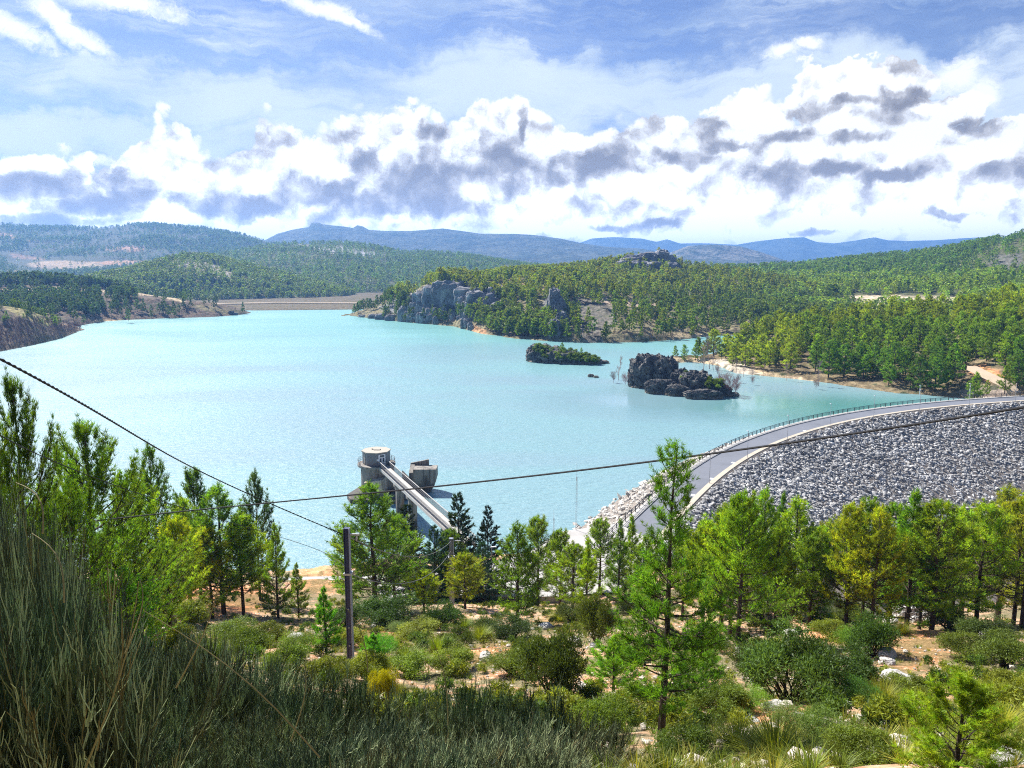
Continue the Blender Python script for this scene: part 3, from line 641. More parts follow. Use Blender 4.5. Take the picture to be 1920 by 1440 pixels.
loft('right_shore', [('z', SH, _sh),
     ('Y', [(p, q - (16 if p < 1700 else 12), 250) for p, q in _sh[:-2]] + [(1800, 746, 268), (1900, 736, 266), (2300, 700, 266)]),
     ('Y', [(1240, 680, 408), (1300, 668, 408), (1340, 668, 410), (1420, 680, 385), (1500, 682, 370), (1600, 695, 350), (1700, 708, 325), (1800, 715, 305), (1870, 700, 300), (1920, 695, 300), (2300, 640, 300)]),
     ('Y', [(1240, 680, 418), (1300, 668, 420), (1340, 662, 440), (1420, 640, 440), (1540, 620, 430), (1700, 606, 430), (1800, 602, 425), (1850, 592, 420), (1920, 577, 420), (2300, 540, 420)]),
     ('Y', [(1240, 705, 460), (1330, 690, 480), (1420, 625, 560), (1600, 612, 600), (2300, 600, 640)])], 1240, 2300, 330, 110, (0.22, 0.17, 0.10), 'hill', 1.6, 30, seed=81, ridge=3, ridge_keep=0.5,
     patches=[(1430, 704, 120, 9, (0.56, 0.42, 0.27), 8), (1290, 680, 60, 10, (0.50, 0.38, 0.24), 0), (1640, 742, 90, 5, (0.46, 0.28, 0.15), 10), (1380, 690, 50, 12, (0.50, 0.42, 0.33), 20), (1850, 700, 38, 14, (0.60, 0.27, 0.13), 15), (1850, 735, 60, 14, (0.42, 0.33, 0.26), 0), (1770, 625, 20, 14, (0.72, 0.6, 0.45), 0), (1560, 650, 30, 20, (0.35, 0.25, 0.2), 0)],
     obj='hill', label='steep pine clad bank on the right shore', fine=0.5, gap=9)

def terrain_at(name, px, py):
    """nearest visible point of a hill seen at a pixel"""
    h = HILL[name]; d = (h['px'] - px) ** 2 + (h['py'] - py) ** 2
    d = np.where(h['v'] <= h['ridge'], d, 1e9); i = np.unravel_index(np.argmin(d), d.shape); return h['P'][i]
def scatter(name, n, dens, rng, vmin=0.0, vmax=None):
    h = HILL[name]; P = h['P']
    c = (P[:-1, :-1] + P[1:, 1:]) / 2
    e1 = P[1:, :-1] - P[:-1, :-1]; e2 = P[:-1, 1:] - P[:-1, :-1]
    area = np.linalg.norm(np.cross(e1, e2)[..., 2:3], axis=-1)
    px = (h['px'][:-1, :-1] + h['px'][1:, 1:]) / 2; py = (h['py'][:-1, :-1] + h['py'][1:, 1:]) / 2
    v = h['v'][:-1, :-1]
    w = area * dens(px, py, c) * (v >= vmin) * (v <= (h['ridge'] + 0.15 if vmax is None else vmax)) * (c[..., 2] > 0.6)
    w = w * ((px > -260) & (px < 2180))
    w = w.ravel() / w.sum(); k = rng.choice(len(w), n, p=w); a, b = np.unravel_index(k, c.shape[:2])
    f, q = rng.random((n, 1)), rng.random((n, 1))
    return P[a, b] * (1 - f) * (1 - q) + P[a + 1, b] * f * (1 - q) + P[a, b + 1] * (1 - f) * q + P[a + 1, b + 1] * f * q

# ---------------------------------------------------------------- plant generators (arrays)
def pine(seed, H, cb=0.3, R=0.28, env=None, nb=40, ntw=7, ntf=3, nn=8, nl=0.16, nw=0.02, e0=(5, 50), curve=30, lean=0.0, tr=None, tint=(1, 1, 1), bs=4, dead=0.0, spread=0.8, flat=1.0, gap=0.0):
    """returns trunk MB and crown MB of a conifer standing at the origin"""
    rg = np.random.default_rng(seed)
    wood, leaf = MB(), MB(); tr = tr or 0.017 * H
    t = np.linspace(0, 1, 12); ph = rg.random(2) * 6
    cx = lean * H * t ** 1.5 + 0.010 * H * np.sin(t * 5 + ph[0]) * t; cyv = 0.010 * H * np.sin(t * 6 + ph[1]) * t
    TP = np.stack([cx, cyv, t * H - 0.25 * (t == 0)], -1); TR = tr * (1 - t) ** 0.85 + 0.008
    tubes(wood, TP, TR, 7)
    env = env or [(0, .35), (.15, .9), (.3, 1), (.6, .72), (.85, .36), (1, .10)]
    s = np.sort((np.arange(nb) + rg.random(nb) * 0.9) / nb)
    if gap: s = s[rg.random(len(s)) > gap * 0.5]
    n = len(s); z = cb + (1 - cb) * s * 0.985
    az = np.cumsum(np.full(n, 2.4)) + rg.normal(0, 0.35, n)
    L = R * H * np.interp(s, *zip(*env)) * rg.uniform(0.62, 1.12, n)
    el = RAD(e0[0] + (e0[1] - e0[0]) * s ** 1.3) + rg.normal(0, 0.12, n)
    org = np.stack([np.interp(z, t, TP[:, 0]), np.interp(z, t, TP[:, 1]), z * H], -1)
    K = 7; P = np.zeros((n, K, 3)); P[:, 0] = org; e = el.copy(); a = az.copy()
    for k in range(1, K):
        d = np.stack([np.cos(e) * np.cos(a), np.cos(e) * np.sin(a), np.sin(e)], -1)
        P[:, k] = P[:, k - 1] + d * (L / (K - 1))[:, None]; e = e + RAD(curve) / (K - 1); a = a + rg.normal(0, 0.10, n)
    br = np.minimum(tr * 0.42, 0.011 * H) * (L / (R * H)) ** 0.6 * np.interp(z, [0, 1], [1, .45])
    tubes(wood, P, br[:, None] * np.linspace(1, 0.22, K), bs)
    # twigs
    cnt = np.maximum(2, np.round(ntw * 1.55 * (L / L.max()) ** 1.15)).astype(int); nt = int(cnt.sum()); bi = np.repeat(np.arange(n), cnt)
    tp = 1 - (1 - 0.22) * rg.random(nt) ** 0.85
    kk = np.clip((tp * (K - 1)).astype(int), 0, K - 2); f = tp * (K - 1) - kk
    o = P[bi, kk] * (1 - f)[:, None] + P[bi, kk + 1] * f[:, None]; bd = U(P[bi, kk + 1] - P[bi, kk])
    side = rg.choice([-1, 1], nt) * rg.uniform(0.25, 1.15, nt)
    c, q = np.cos(side), np.sin(side)
    d = np.stack([bd[:, 0] * c - bd[:, 1] * q, bd[:, 0] * q + bd[:, 1] * c, bd[:, 2] + rg.normal(0.12, 0.30, nt) * flat], -1); d = U(d)
    tl = L[bi] * rg.uniform(0.20, 0.42, nt) * (1.25 - 0.65 * tp) + 0.02 * H
    up = np.array([0, 0, 1.0])
    TW = np.stack([o, o + d * (tl * 0.5)[:, None], o + d * tl[:, None] + up * (tl * 0.16)[:, None] * flat], 1)
    deadm = (rg.random(n) < dead * (1 - s) ** 2)[bi]
    if bs > 3 or ntw < 9: tubes(wood, TW, (br[bi] * 0.33 + 0.0015 * H / 8)[:, None] * np.array([1, .7, .35]), 3)
    live = ~deadm; TWl = TW[live]; nl_ = len(TWl)
    # needle tufts
    m = nl_ * ntf; ti = np.repeat(np.arange(nl_), ntf); u = np.tile(np.linspace(0.35, 1.0, ntf), nl_) + rg.normal(0, 0.06, m); u = np.clip(u, 0, 1.05)
    pos = np.where((u < 0.5)[:, None], TWl[ti, 0] + (TWl[ti, 1] - TWl[ti, 0]) * (u * 2)[:, None], TWl[ti, 1] + (TWl[ti, 2] - TWl[ti, 1]) * (u * 2 - 1)[:, None])
    pos = pos + rg.normal(0, 0.012 * H ** 0.5, (m, 3)); td = U(TWl[ti, 2] - TWl[ti, 1] + up * 0.25 * tl[live][ti][:, None] * flat)
    tone = rg.uniform(0.70, 1.30, n)[bi][live][ti] * rg.uniform(0.75, 1.28, nl_)[ti] * rg.uniform(0.85, 1.15, m)
    yel = rg.uniform(0.85, 1.25, nl_)[ti]
    N = m * nn; mi = np.repeat(np.arange(m), nn)
    nd = U(td[mi] * 1.0 + U(rg.normal(0, 1, (N, 3))) * spread * 1.15)
    ln = nl * rg.uniform(0.7, 1.25, N); sd = U(np.cross(nd, rg.normal(0, 1, (N, 3)))) * (nw * rg.uniform(0.7, 1.2, N))[:, None]
    b0 = pos[mi] + rg.normal(0, nl * 0.12, (N, 3)); V = np.stack([b0 - sd * 0.5, b0 + sd * 0.5, b0 + nd * ln[:, None]], 1).reshape(-1, 3)
    C = np.array(tint) * tone[mi][:, None] * np.stack([yel[mi], np.ones(N), np.ones(N)], -1)
    leaf.add(V, np.arange(3 * N).reshape(-1, 3), np.repeat(C, 3, 0))
    return wood, leaf
ROUND = [(0, .55), (.2, .95), (.45, 1.0), (.7, .82), (.9, .5), (1, .22)]
CONE = [(0, 1.0), (.15, .98), (.4, .74), (.7, .42), (1, .06)]
def broom(seed, H=1.8, W=1.4, n=260, nb=3, r=0.0035, bend=0.25, tint=(1, 1, 1)):
    """tall bush of rush-like green stems"""
    rg = np.random.default_rng(seed); mb = MB()
    a = rg.random(n) * 6.283; q = np.sqrt(rg.random(n)); base = np.stack([np.cos(a) * q * W * 0.25, np.sin(a) * q * W * 0.25, np.full(n, -0.1)], -1)
    out = np.stack([np.cos(a), np.sin(a), np.zeros(n)], -1) * (q * W * 0.26)[:, None] + rg.normal(0, 0.10 * W, (n, 3)) * [1, 1, 0]
    h = H * rg.uniform(0.45, 1.0, n) ** .8 * (1 - 0.30 * q ** 2)
    t = np.linspace(0, 1, 6)[None, :, None]
    P = base[:, None] + out[:, None] * t ** (0.8 + bend) + np.array([0, 0, 1.0]) * h[:, None, None] * t
    P = P + np.cumsum(rg.normal(0, 0.016 * H, P.shape), 1) * [1, 1, 0.2]
    def tones(k):
        u = rg.random((k, 1)); t_ = rg.uniform(0.15, 1.10, k)[:, None] * np.array(tint)
        t_ = np.where(u < .26, [3.0, 2.8, 2.6], t_); t_ = np.where(u > .93, [1.5, .95, .6], t_); return t_  # a share of stems painted pale as sunlit highlights
    tone = tones(n)
    tubes(mb, P, r * rg.uniform(.8, 1.3, n)[:, None] * np.linspace(1.6, 0.7, 6), 3, tone * .6)
    m = n * nb; si = np.repeat(np.arange(n), nb); u = rg.uniform(0.25, 1.0, m) ** .75; k = np.clip((u * 5).astype(int), 0, 4); f = (u * 5 - k)[:, None]
    o = P[si, k] * (1 - f) + P[si, k + 1] * f; d = U(U(P[si, k + 1] - P[si, k]) + rg.normal(0, 0.30, (m, 3)) + [0, 0, 0.35]); l = H * rg.uniform(0.06, 0.20, m)
    t3 = np.linspace(0, 1, 4)[None, :, None]
    B = o[:, None] + d[:, None] * l[:, None, None] * t3 + np.array([0, 0, 0.16]) * l[:, None, None] * t3 ** 2 + np.cumsum(rg.normal(0, 0.007 * H, (m, 4, 3)), 1)
    tubes(mb, B, r * 0.8 * np.linspace(1.2, 0.65, 4)[None] * np.ones((m, 1)), 3, np.where(rg.random((m, 1)) < .5, tone[si], tones(m)))
    return mb
def bush(seed, H=0.8, W=1.0, n=2600, leaf=0.035, lw=0.012, wood=True, tint=(1, 1, 1), spiky=0.6, clumps=14):
    """leafy dwarf shrub: clumps of small leaves around short branches; returns wood, leaves"""
    rg = np.random.default_rng(seed); wd, lf = MB(), MB()
    a = rg.random(clumps) * 6.283; q = np.sqrt(rg.random(clumps)) * 0.72
    cc = np.stack([np.cos(a) * q * W / 2, np.sin(a) * q * W / 2, H * (0.35 + 0.5 * rg.random(clumps) * (1 - 0.55 * q))], -1)
    cr = W * rg.uniform(0.14, 0.26, clumps)
    t = np.linspace(0, 1, 5)[None, :, None]
    P = np.zeros((clumps, 1, 3)) + cc[:, None] * t * [1, 1, 1] + rg.normal(0, 0.02 * W, (clumps, 5, 3)); P[:, 0] = rg.normal(0, 0.03, (clumps, 3)) * [1, 1, 0] - [0, 0, 0.08]
    tubes(wd, P, (0.012 * W) * np.linspace(1.2, 0.3, 5)[None] * np.ones((clumps, 1)), 4)
    ci = rg.integers(0, clumps, n); dv = U(rg.normal(0, 1, (n, 3)) + [0, 0, 0.35]); pos = cc[ci] + dv * (cr[ci] * rg.random(n) ** 0.45)[:, None] * [1, 1, 0.85]
    pos[:, 2] = np.maximum(pos[:, 2], 0.02)
    k = 3; N = n * k; pi = np.repeat(np.arange(n), k)
    d = U(dv[pi] * spiky + U(rg.normal(0, 1, (N, 3))) + [0, 0, 0.25]); l = leaf * rg.uniform(.7, 1.4, N); s = U(np.cross(d, rg.normal(0, 1, (N, 3)))) * (lw * rg.uniform(.7, 1.3, N))[:, None]
    b = pos[pi] + rg.normal(0, leaf * .4, (N, 3))
    V = np.stack([b - s * .5, b + s * .5, b + d * l[:, None]], 1).reshape(-1, 3)
    C = np.array(tint) * (rg.uniform(0.65, 1.35, clumps)[ci] * rg.uniform(.8, 1.2, n))[pi][:, None]
    lf.add(V, np.arange(3 * N).reshape(-1, 3), np.repeat(C, 3, 0)); return wd, lf
def tussock(seed, H=0.5, W=0.6, n=420, w=0.006, tint=(1, 1, 1)):
    rg = np.random.default_rng(seed); mb = MB(); a = rg.random(n) * 6.283
    base = np.stack([np.cos(a), np.sin(a), np.zeros(n)], -1) * (rg.random(n) * W * 0.16)[:, None] - [0, 0, 0.04]
    lean = rg.random(n) ** 0.7 * 1.15; h = H * rg.uniform(0.55, 1.1, n)
    t = np.linspace(0, 1, 4)[None, :, None]; D = np.stack([np.cos(a), np.sin(a), np.zeros(n)], -1)
    P = base[:, None] + D[:, None] * (np.sin(lean) * h)[:, None, None] * t ** 1.4 + np.array([0, 0, 1.0]) * (np.cos(lean * 0.85) * h)[:, None, None] * (t - 0.22 * lean[:, None, None] * t ** 2.4)
    sd = np.stack([-np.sin(a), np.cos(a), np.zeros(n)], -1)[:, None] * w * np.array([1, .9, .6, .12])[None, :, None]
    V = np.stack([P - sd, P + sd], 2); i = np.arange(n * 8).reshape(n, 4, 2)
    Q = np.stack([i[:, :-1, 0], i[:, :-1, 1], i[:, 1:, 1], i[:, 1:, 0]], -1).reshape(-1, 4)
    mb.add(V.reshape(-1, 3), Q, np.repeat(np.array(tint) * rg.uniform(.6, 1.4, (n, 1)), 8, 0)); return mb
def bare(seed, H=6, n1=14, n2=8, n3=5, spread=0.30, r=0.05, up=0.9, tint=(1, 1, 1)):
    """leafless tree or shrub"""
    rg = np.random.default_rng(seed); mb = MB(); t = np.linspace(0, 1, 6)
    TP = np.stack([0.03 * H * np.sin(t * 4 + seed), 0.03 * H * np.cos(t * 3 + seed), t * H * 0.85 - 0.1 * (t == 0)], -1); tubes(mb, TP, r * (1 - t) + r * 0.15, 5, tint)
    def kids(P, n, l, rr):
        m = len(P) * n; si = np.repeat(np.arange(len(P)), n); K = P.shape[1] - 1; u = rg.uniform(.15, .95, m) * K; k = np.clip(u.astype(int), 0, K - 1); f = (u - k)[:, None]
        o = P[si, k] * (1 - f) + P[si, k + 1] * f; a = rg.random(m) * 6.283
        d = U(U(P[si, k + 1] - P[si, k]) * .6 + np.stack([np.cos(a), np.sin(a), np.full(m, up)], -1) * 0.55); ll = l * rg.uniform(.5, 1.2, m) * (1.15 - .6 * u / K)
        t = np.linspace(0, 1, 4)[None, :, None]; B = o[:, None] + d[:, None] * ll[:, None, None] * t + np.array([0, 0, .2]) * ll[:, None, None] * t ** 2 + np.cumsum(rg.normal(0, .02 * l, (m, 4, 3)), 1)
        tubes(mb, B, rr * np.linspace(1, .35, 4)[None] * np.ones((m, 1)), 3, tint); return B
    b1 = kids(TP[None], n1, H * spread, r * .42); b2 = kids(b1, n2, H * spread * .5, r * .2)
    if n3: kids(b2, n3, H * spread * .26, r * .12)
    return mb
def tree_thing(name, wood_me, leaf_me, loc, rz, sc, color, label, cat='tree', group=None):
    """a standing plant: Empty at its foot with trunk and crown"""
    e = link(name, None, None, loc, rz, sc, None, label=label, cat=cat, group=group)
    link('trunk', wood_me, e); c = link('crown', leaf_me, e, color=color); return e
def merged(name, templ, P, H, tints, mat, rng, vs=None, **kw):
    """many small copies baked into one mass"""
    mb = MB()
    for k, (V0, C0, T0) in enumerate(templ):
        s = np.where(np.arange(len(P)) % len(templ) == k)[0]
        if len(s) == 0: continue
        a = rng.random(len(s)) * 6.283; c, q = np.cos(a)[:, None], np.sin(a)[:, None]; h = H[s][:, None]
        w = h * rng.uniform(.85, 1.2, len(s))[:, None]
        V = np.stack([V0[None, :, 0] * c * w - V0[None, :, 1] * q * w, V0[None, :, 0] * q * w + V0[None, :, 1] * c * w, V0[None, :, 2] * h], -1) + P[s][:, None]
        F = T0[None] + (np.arange(len(s)) * len(V0))[:, None, None]
        mb.add(V.reshape(-1, 3), F.reshape(-1, T0.shape[1]), (C0[None] * tints[s][:, None]).reshape(-1, 3))
    return mb.build(name, mat, **kw)
def puff_template(seed, n=60, size=.2):
    """very small distant tree of unit height: loose leaf clumps through a tapering crown"""
    rg = np.random.default_rng(seed); z = .12 + .88 * rg.random(n) ** .8; r = np.interp(z, [.1, .3, .6, .85, 1], [.16, .26, .22, .13, .03]) * rg.uniform(.3, 1.1, n); a = rg.random(n) * 6.283
    c = np.stack([r * np.cos(a), r * np.sin(a), z], -1); o = U(np.stack([np.cos(a), np.sin(a), np.full(n, .5)], -1)); s = U(np.cross(o, rg.normal(0, 1, (n, 3))))
    w = (size * rg.uniform(.5, 1.1, n))[:, None]; V = np.stack([c - s * w * .45, c + s * w * .45, c + o * w * .75 + rg.normal(0, .03, (n, 3))], 1).reshape(-1, 3)
    C = np.repeat(rg.uniform(.65, 1.4, (n, 1)) * np.ones((n, 3)), 3, 0); T = np.arange(3 * n).reshape(-1, 3)
    tv = np.array([[0.02, 0, -0.05], [-0.01, 0.017, -0.05], [-0.01, -0.017, -0.05], [0, 0, 0.8]])
    return np.vstack([V, tv]), np.vstack([C, np.full((4, 3), .35)]), np.vstack([T, np.array([[0, 1, 3], [1, 2, 3], [2, 0, 3]]) + 3 * n])
def low_template(seed, kind=0):
    """small distant pine of unit height: leaf clumps and a thin trunk, triangles only"""
    rg = np.random.default_rng(seed)
    env = [ROUND, CONE, ROUND][kind % 3]
    w, l = pine(seed, 1.0, 0.22, 0.27, env, nb=20, ntw=3, ntf=1, nn=4, nl=0.12, nw=0.075, e0=(0, 45), curve=20, bs=3)
    V, C = l.arr(); T = l.faces(3)[0]
    tv = np.array([[0.02, 0, -0.05], [-0.01, 0.017, -0.05], [-0.01, -0.017, -0.05], [0, 0, 0.8]]); n = len(V)
    V = np.vstack([V, tv]); C = np.vstack([C, np.full((4, 3), .35) * [1.4, .8, 1.2]]); T = np.vstack([T, np.array([[0, 1, 3], [1, 2, 3], [2, 0, 3]]) + n])
    return V, C, T
# ---------------------------------------------------------------- dam
CREST = 7.0
up_px = [(1150, 1002), (1180, 975), (1215, 945), (1260, 905), (1300, 870), (1360, 838), (1420, 815), (1480, 797), (1560, 779), (1640, 765), (1700, 756), (1780, 750), (1850, 745), (1905, 742)]
W = np.array([WZ(a, b, CREST) for a, b in up_px])[:, :2]
W = np.vstack([W[0] - (W[1] - W[0]) * 1.6, W[0] - (W[1] - W[0]) * 0.8, W, W[-1] + (W[-1] - W[-2]) * 1.0, W[-1] + (W[-1] - W[-2]) * 2.0])
seg = np.r_[0, np.cumsum(np.linalg.norm(np.diff(W, axis=0), axis=1))]
co = [np.polyfit(seg, W[:, i], 5) for i in (0, 1)]
SL = seg[-1]; NS = 220; ss_ = np.linspace(0, SL, NS)
CL = np.stack([np.polyval(co[0], ss_), np.polyval(co[1], ss_)], -1)      # waterside edge of the crest
TN = U(np.gradient(CL, axis=0)); NR = np.stack([TN[:, 1], -TN[:, 0]], -1)  # towards the downstream side
def off(d, z, a=0, b=None):
    p = CL[a:b] + NR[a:b] * (d[:, None] if hasattr(d, '__len__') else d); return np.column_stack([p, np.full(len(p), z) if not hasattr(z, '__len__') else z])
def strip(mb, secs, col=(1, 1, 1), m=0):
    A = np.array(secs); i = np.arange(A.shape[0] * A.shape[1]).reshape(A.shape[:2])
    return mb.add(A.reshape(-1, 3), np.stack([i[:-1, :-1], i[:-1, 1:], i[1:, 1:], i[1:, :-1]], -1).reshape(-1, 4), col, m)
drop = np.interp(ss_, [0, SL * .15, SL * .45, SL], [2, 8.8, 15.8, 27])        # height of the downstream face
BZ = CREST - 0.4 - drop; BO = 8.0 + drop * 1.75
body = MB()
strip(body, [off(-26, -6.5), off(-1.2, 6.1), off(-0.9, 6.55), off(7.7, 6.55), off(8.0, 6.35), off(BO, BZ), off(BO + 6, BZ - .2), off(BO + 60, BZ - 26)], (.55, .55, .58))
body.build('dam', M['stone_wall'], label='curved rockfill dam carrying a road, with its stepped stone slope facing the camera', cat='dam')
rd = MB(); strip(rd, [off(0.72, 6.60), off(6.3, 6.60)]); rd.build('road', M['asphalt'], kind='structure', label='asphalt road along the dam crest')
pv = MB(); strip(pv, [off(-0.75, 6.5), off(-0.75, 6.78), off(.6, 6.78), off(.6, 6.56)]); pv.build('pavement', M['pale'], kind='structure', label='pale pavement on the water side of the dam road')
kb = MB()
lay = 7.5 + 0.0 * ss_
strip(kb, [off(6.4, 6.56), off(6.4, 6.72), off(lay, 6.72), off(lay + .05, 6.3)]); kb.build('kerb', M['kerb'], kind='structure', label='sandy coloured kerb strip above the rock slope')
bm_ = MB(); strip(bm_, [off(BO + .6, BZ + .06), off(BO + 5.0, BZ + .03)]); bm_.build('access_road', M['asphalt'], kind='structure', label='service road at the foot of the rock slope')
bw = MB(); strip(bw, [off(BO + .1, BZ - .2), off(BO + .1, BZ + .75), off(BO + .5, BZ + .75), off(BO + .5, BZ - .2)]); bw.build('retaining_wall', M['stone_wall'], label='low stone wall along the service road under the rock slope', cat='wall')
# water held by the dam
wpts = [(-1500, 60), (-60, 60)] + [tuple(p) for p in (CL - NR * 1.0)[::8]] + [tuple(CL[-1] - NR[-1])] + [(700, 330), (900, 600), (900, 1250), (-1500, 1250)]
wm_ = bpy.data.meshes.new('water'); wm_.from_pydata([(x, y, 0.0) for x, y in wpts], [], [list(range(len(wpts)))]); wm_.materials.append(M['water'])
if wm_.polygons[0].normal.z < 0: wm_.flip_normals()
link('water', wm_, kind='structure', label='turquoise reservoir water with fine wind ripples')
# lay-by marks
mk = MB()
rg = np.random.default_rng(5)
for s0 in (30, 42, 56, 72, 92, 118):
    a = int(s0 / SL * NS)
    if a + 2 < NS: strip(mk, [off(5.6, 6.606, a, a + 2), off(6.3, 6.606, a, a + 2)])
mk.build('road_marking', M['white'], kind='structure', label='thin white lines on the dam road')
# rocks on both faces
def rockfill(name, n, d0, d1, zf, size, seed, label, a0=0.0, a1=1.0, tint=(1, 1, 1)):
    rg = np.random.default_rng(seed); mb = MB(); V0, F0 = ico(1)
    s = a0 * SL + rg.random(n) * SL * (a1 - a0); f = rg.random(n)
    i = np.clip(s / SL * (NS - 1), 0, NS - 1.001); k = i.astype(int); q = (i - k)[:, None]
    base = CL[k] * (1 - q) + CL[k + 1] * q; nr = NR[k]; D0 = np.interp(s, ss_, d0 + 0 * ss_); D1 = np.interp(s, ss_, d1 + 0 * ss_)
    d = D0 + (D1 - D0) * f; p = base + nr * d[:, None]; z = zf(s, d, f)
    sz = size * (0.40 + rg.random(n) ** 3 * 1.5)
    V = V0[None] * rg.uniform(.55, 1.15, (n, 1, 3)) * sz[:, None, None]
    V = V * (1 + rg.uniform(-.28, .28, (n, len(V0), 1)))
    a = rg.random(n) * 6.28; c, q2 = np.cos(a)[:, None], np.sin(a)[:, None]
    V = np.stack([V[..., 0] * c - V[..., 1] * q2, V[..., 0] * q2 + V[..., 1] * c, V[..., 2] * 0.72 + V[..., 0] * rg.normal(0, .35, (n, 1))], -1)
    V = V + np.column_stack([p, z + sz * 0.05])[:, None]
    T = F0[None] + (np.arange(n) * len(V0))[:, None, None]
    tn = rg.uniform(.72, 1.38, (n, 1)) * np.array(tint) * (1 + .35 * fbm(p / 14, 5, 3))[:, None]
    mb.add(V.reshape(-1, 3), T.reshape(-1, 3), np.repeat(tn, len(V0), 0))
    return mb.build(name, M['riprap'], kind='stuff', label=label)
rockfill('rock_fill', 52000, 8.1, BO, lambda s, d, f: CREST - .65 - f * np.interp(s, ss_, drop), 0.38, 3, 'grey broken rock covering the downstream slope of the dam')
rockfill('rock_fill', 5200, -15.5, -1.0, lambda s, d, f: 6.1 - (-d - 1.2) * 0.508, 0.50, 4, 'pale broken rock between the dam road and the water', 0.0, 1.0, (1.25, 1.18, 1.08))
# fence on the water side
fe = link('fence', None, None, tuple(off(0, 6.78)[0]), label='dark metal railing along the water side of the dam road', cat='fence'); o0 = off(0, 6.78)[0]
ra = MB()
for h in (0.45, 0.75, 1.05): tubes(ra, off(-0.55, 6.78 + h) - o0, 0.05 if h < 1 else 0.07, 4)
ra.build('rail', M['rail'], fe)
pm = MB(); box(pm, (0, 0, .54), (.14, .14, 1.12)); pme = pm.mesh('post', M['rail'])
npst = 98
for k in range(npst):
    j = (k + .5) / npst * (NS - 1); q = off(-0.55, 6.78)[int(j)]; link('post', pme, fe, q - o0)
# crest lamps
def lamp(H, white=False):
    mb = MB(); tubes(mb, [[0, 0, -.2], [0, 0, H * .5], [0, 0, H]], [.075, .06, .045], 8)
    hd = MB(); box(hd, (0.28, 0, H + .02), (.75, .26, .10), taper=.8); box(hd, (0.0, 0, H + .02), (.2, .12, .16)); return mb.mesh('pole', M['galv']), hd.mesh('lamp_head', M['white'] if white else M['galv'])
lp, lh = lamp(6.2)
sides = ['nearest the tall pine', 'second from the tall pine', 'at the middle of the curve', 'halfway along the far part', 'beside the green corner of the lake', 'near the far end of the dam', 'at the far end below the wood', 'at the road fork on the right edge']
for k, (px, py) in enumerate([(1330, 906), (1401, 858), (1476, 824), (1556, 799), (1638, 781), (1724, 769), (1817, 761), (1903, 756)]):
    p = WZ(px, py, 6.7); e = link('street_lamp', None, None, p, RAD(120 - k * 8), None, label='slim grey lamp post on the dam kerb ' + sides[k], cat='street lamp', group='lamp posts along the dam road')
    link('pole', lp, e); link('lamp_head', lh, e)
for k, (px, py, hh, lb) in enumerate([(1611 / 3 + 1280 + 0, 727 + 19, 5.0, 'white post in front of the dark pines past the end of the dam'), (1333 / 3 + 1280, 738, 3.2, 'short pale post on the shore at the corner of the lake')]):
    mb = MB(); tubes(mb, [[0, 0, -.6], [0, 0, hh * .6], [0, 0, hh]], [.10, .09, .08], 8); box(mb, (0, 0, hh), (.5, .22, .16))
    p = WY(px, py, 262 if k == 0 else 290); link('post', mb.mesh('post', M['white']), None, p, label=lb, cat='post')
# tall thin masts on the apron
for px, pb, pt, lb in [(1080, 1000, 868, 'tall thin lattice mast standing at the start of the dam'), (1038, 1035, 956, 'shorter thin mast left of the tall lattice mast')]:
    p = WZ(px, pb, 6.5); top = WY(px, pt, p[1])[2] - p[2]; mb = MB(); k = np.linspace(0, 1, 22)
    for j in range(3):
        a = j * 2.094; r = .13
        tubes(mb, np.stack([np.cos(a) * r + 0 * k, np.sin(a) * r + 0 * k, k * top * .8], -1), .016, 3)
        b = a + 2.094; zz = np.arange(23) / 22; w_ = np.arange(23) % 2
        tubes(mb, np.stack([np.where(w_, np.cos(a), np.cos(b)) * r, np.where(w_, np.sin(a), np.sin(b)) * r, zz * top * .8], -1), .010, 3)
    tubes(mb, [[0, 0, top * .75], [0, 0, top * .9], [0, 0, top]], [.03, .022, .015], 5)
    mb.build('mast', M['galv'], loc=p, label=lb, cat='mast')

# ---------------------------------------------------------------- apron, walls and access road at the near end
ap = MB(); q = [(-34, 96.5), (-20, 95), (0, 96), (14, 98), (19, 108), (22, 118), (18, 126), (8, 122), (2, 112), (-12, 104), (-34, 103)]
V = [(x, y, 7.05) for x, y in q]; V.append((0, 104, 7.05)); ap.add(V, [[i, (i + 1) % len(q), len(q)] for i in range(len(q))])
ap.build('pavement', M['pale'], kind='structure', label='pale concrete apron where the dam road begins')
wl = MB()
box(wl, (-3, 95.0, 7.35), (24, .35, .9)); box(wl, (-3, 94.97, 7.85), (24.3, .5, .10))
wl.build('parapet_wall', M['pale'], label='low white parapet wall beside the access road below the pines', cat='wall')
pr = MB(); Pp = [(x, 99.5, 8.0) for x in np.linspace(-16, 9, 12)]; tubes(pr, Pp, .05, 4); tubes(pr, np.array(Pp) - [0, 0, .45], .04, 4)
for p in Pp: box(pr, (p[0], p[1], 7.5), (.1, .1, 1.05))
pr.build('guard_rail', M['rail'], label='dark guard rail along the access road behind the low wall', cat='railing')
sp = WZ(922, 1137, 7.0); hgt = WY(925, 1026, sp[1])[2] - sp[2]
lp2, lh2 = lamp(hgt, True); e = link('street_lamp', None, None, sp, RAD(15), None, label='street lamp with white head standing between the pines by the access road', cat='street lamp'); link('pole', lp2, e); link('lamp_head', lh2, e)

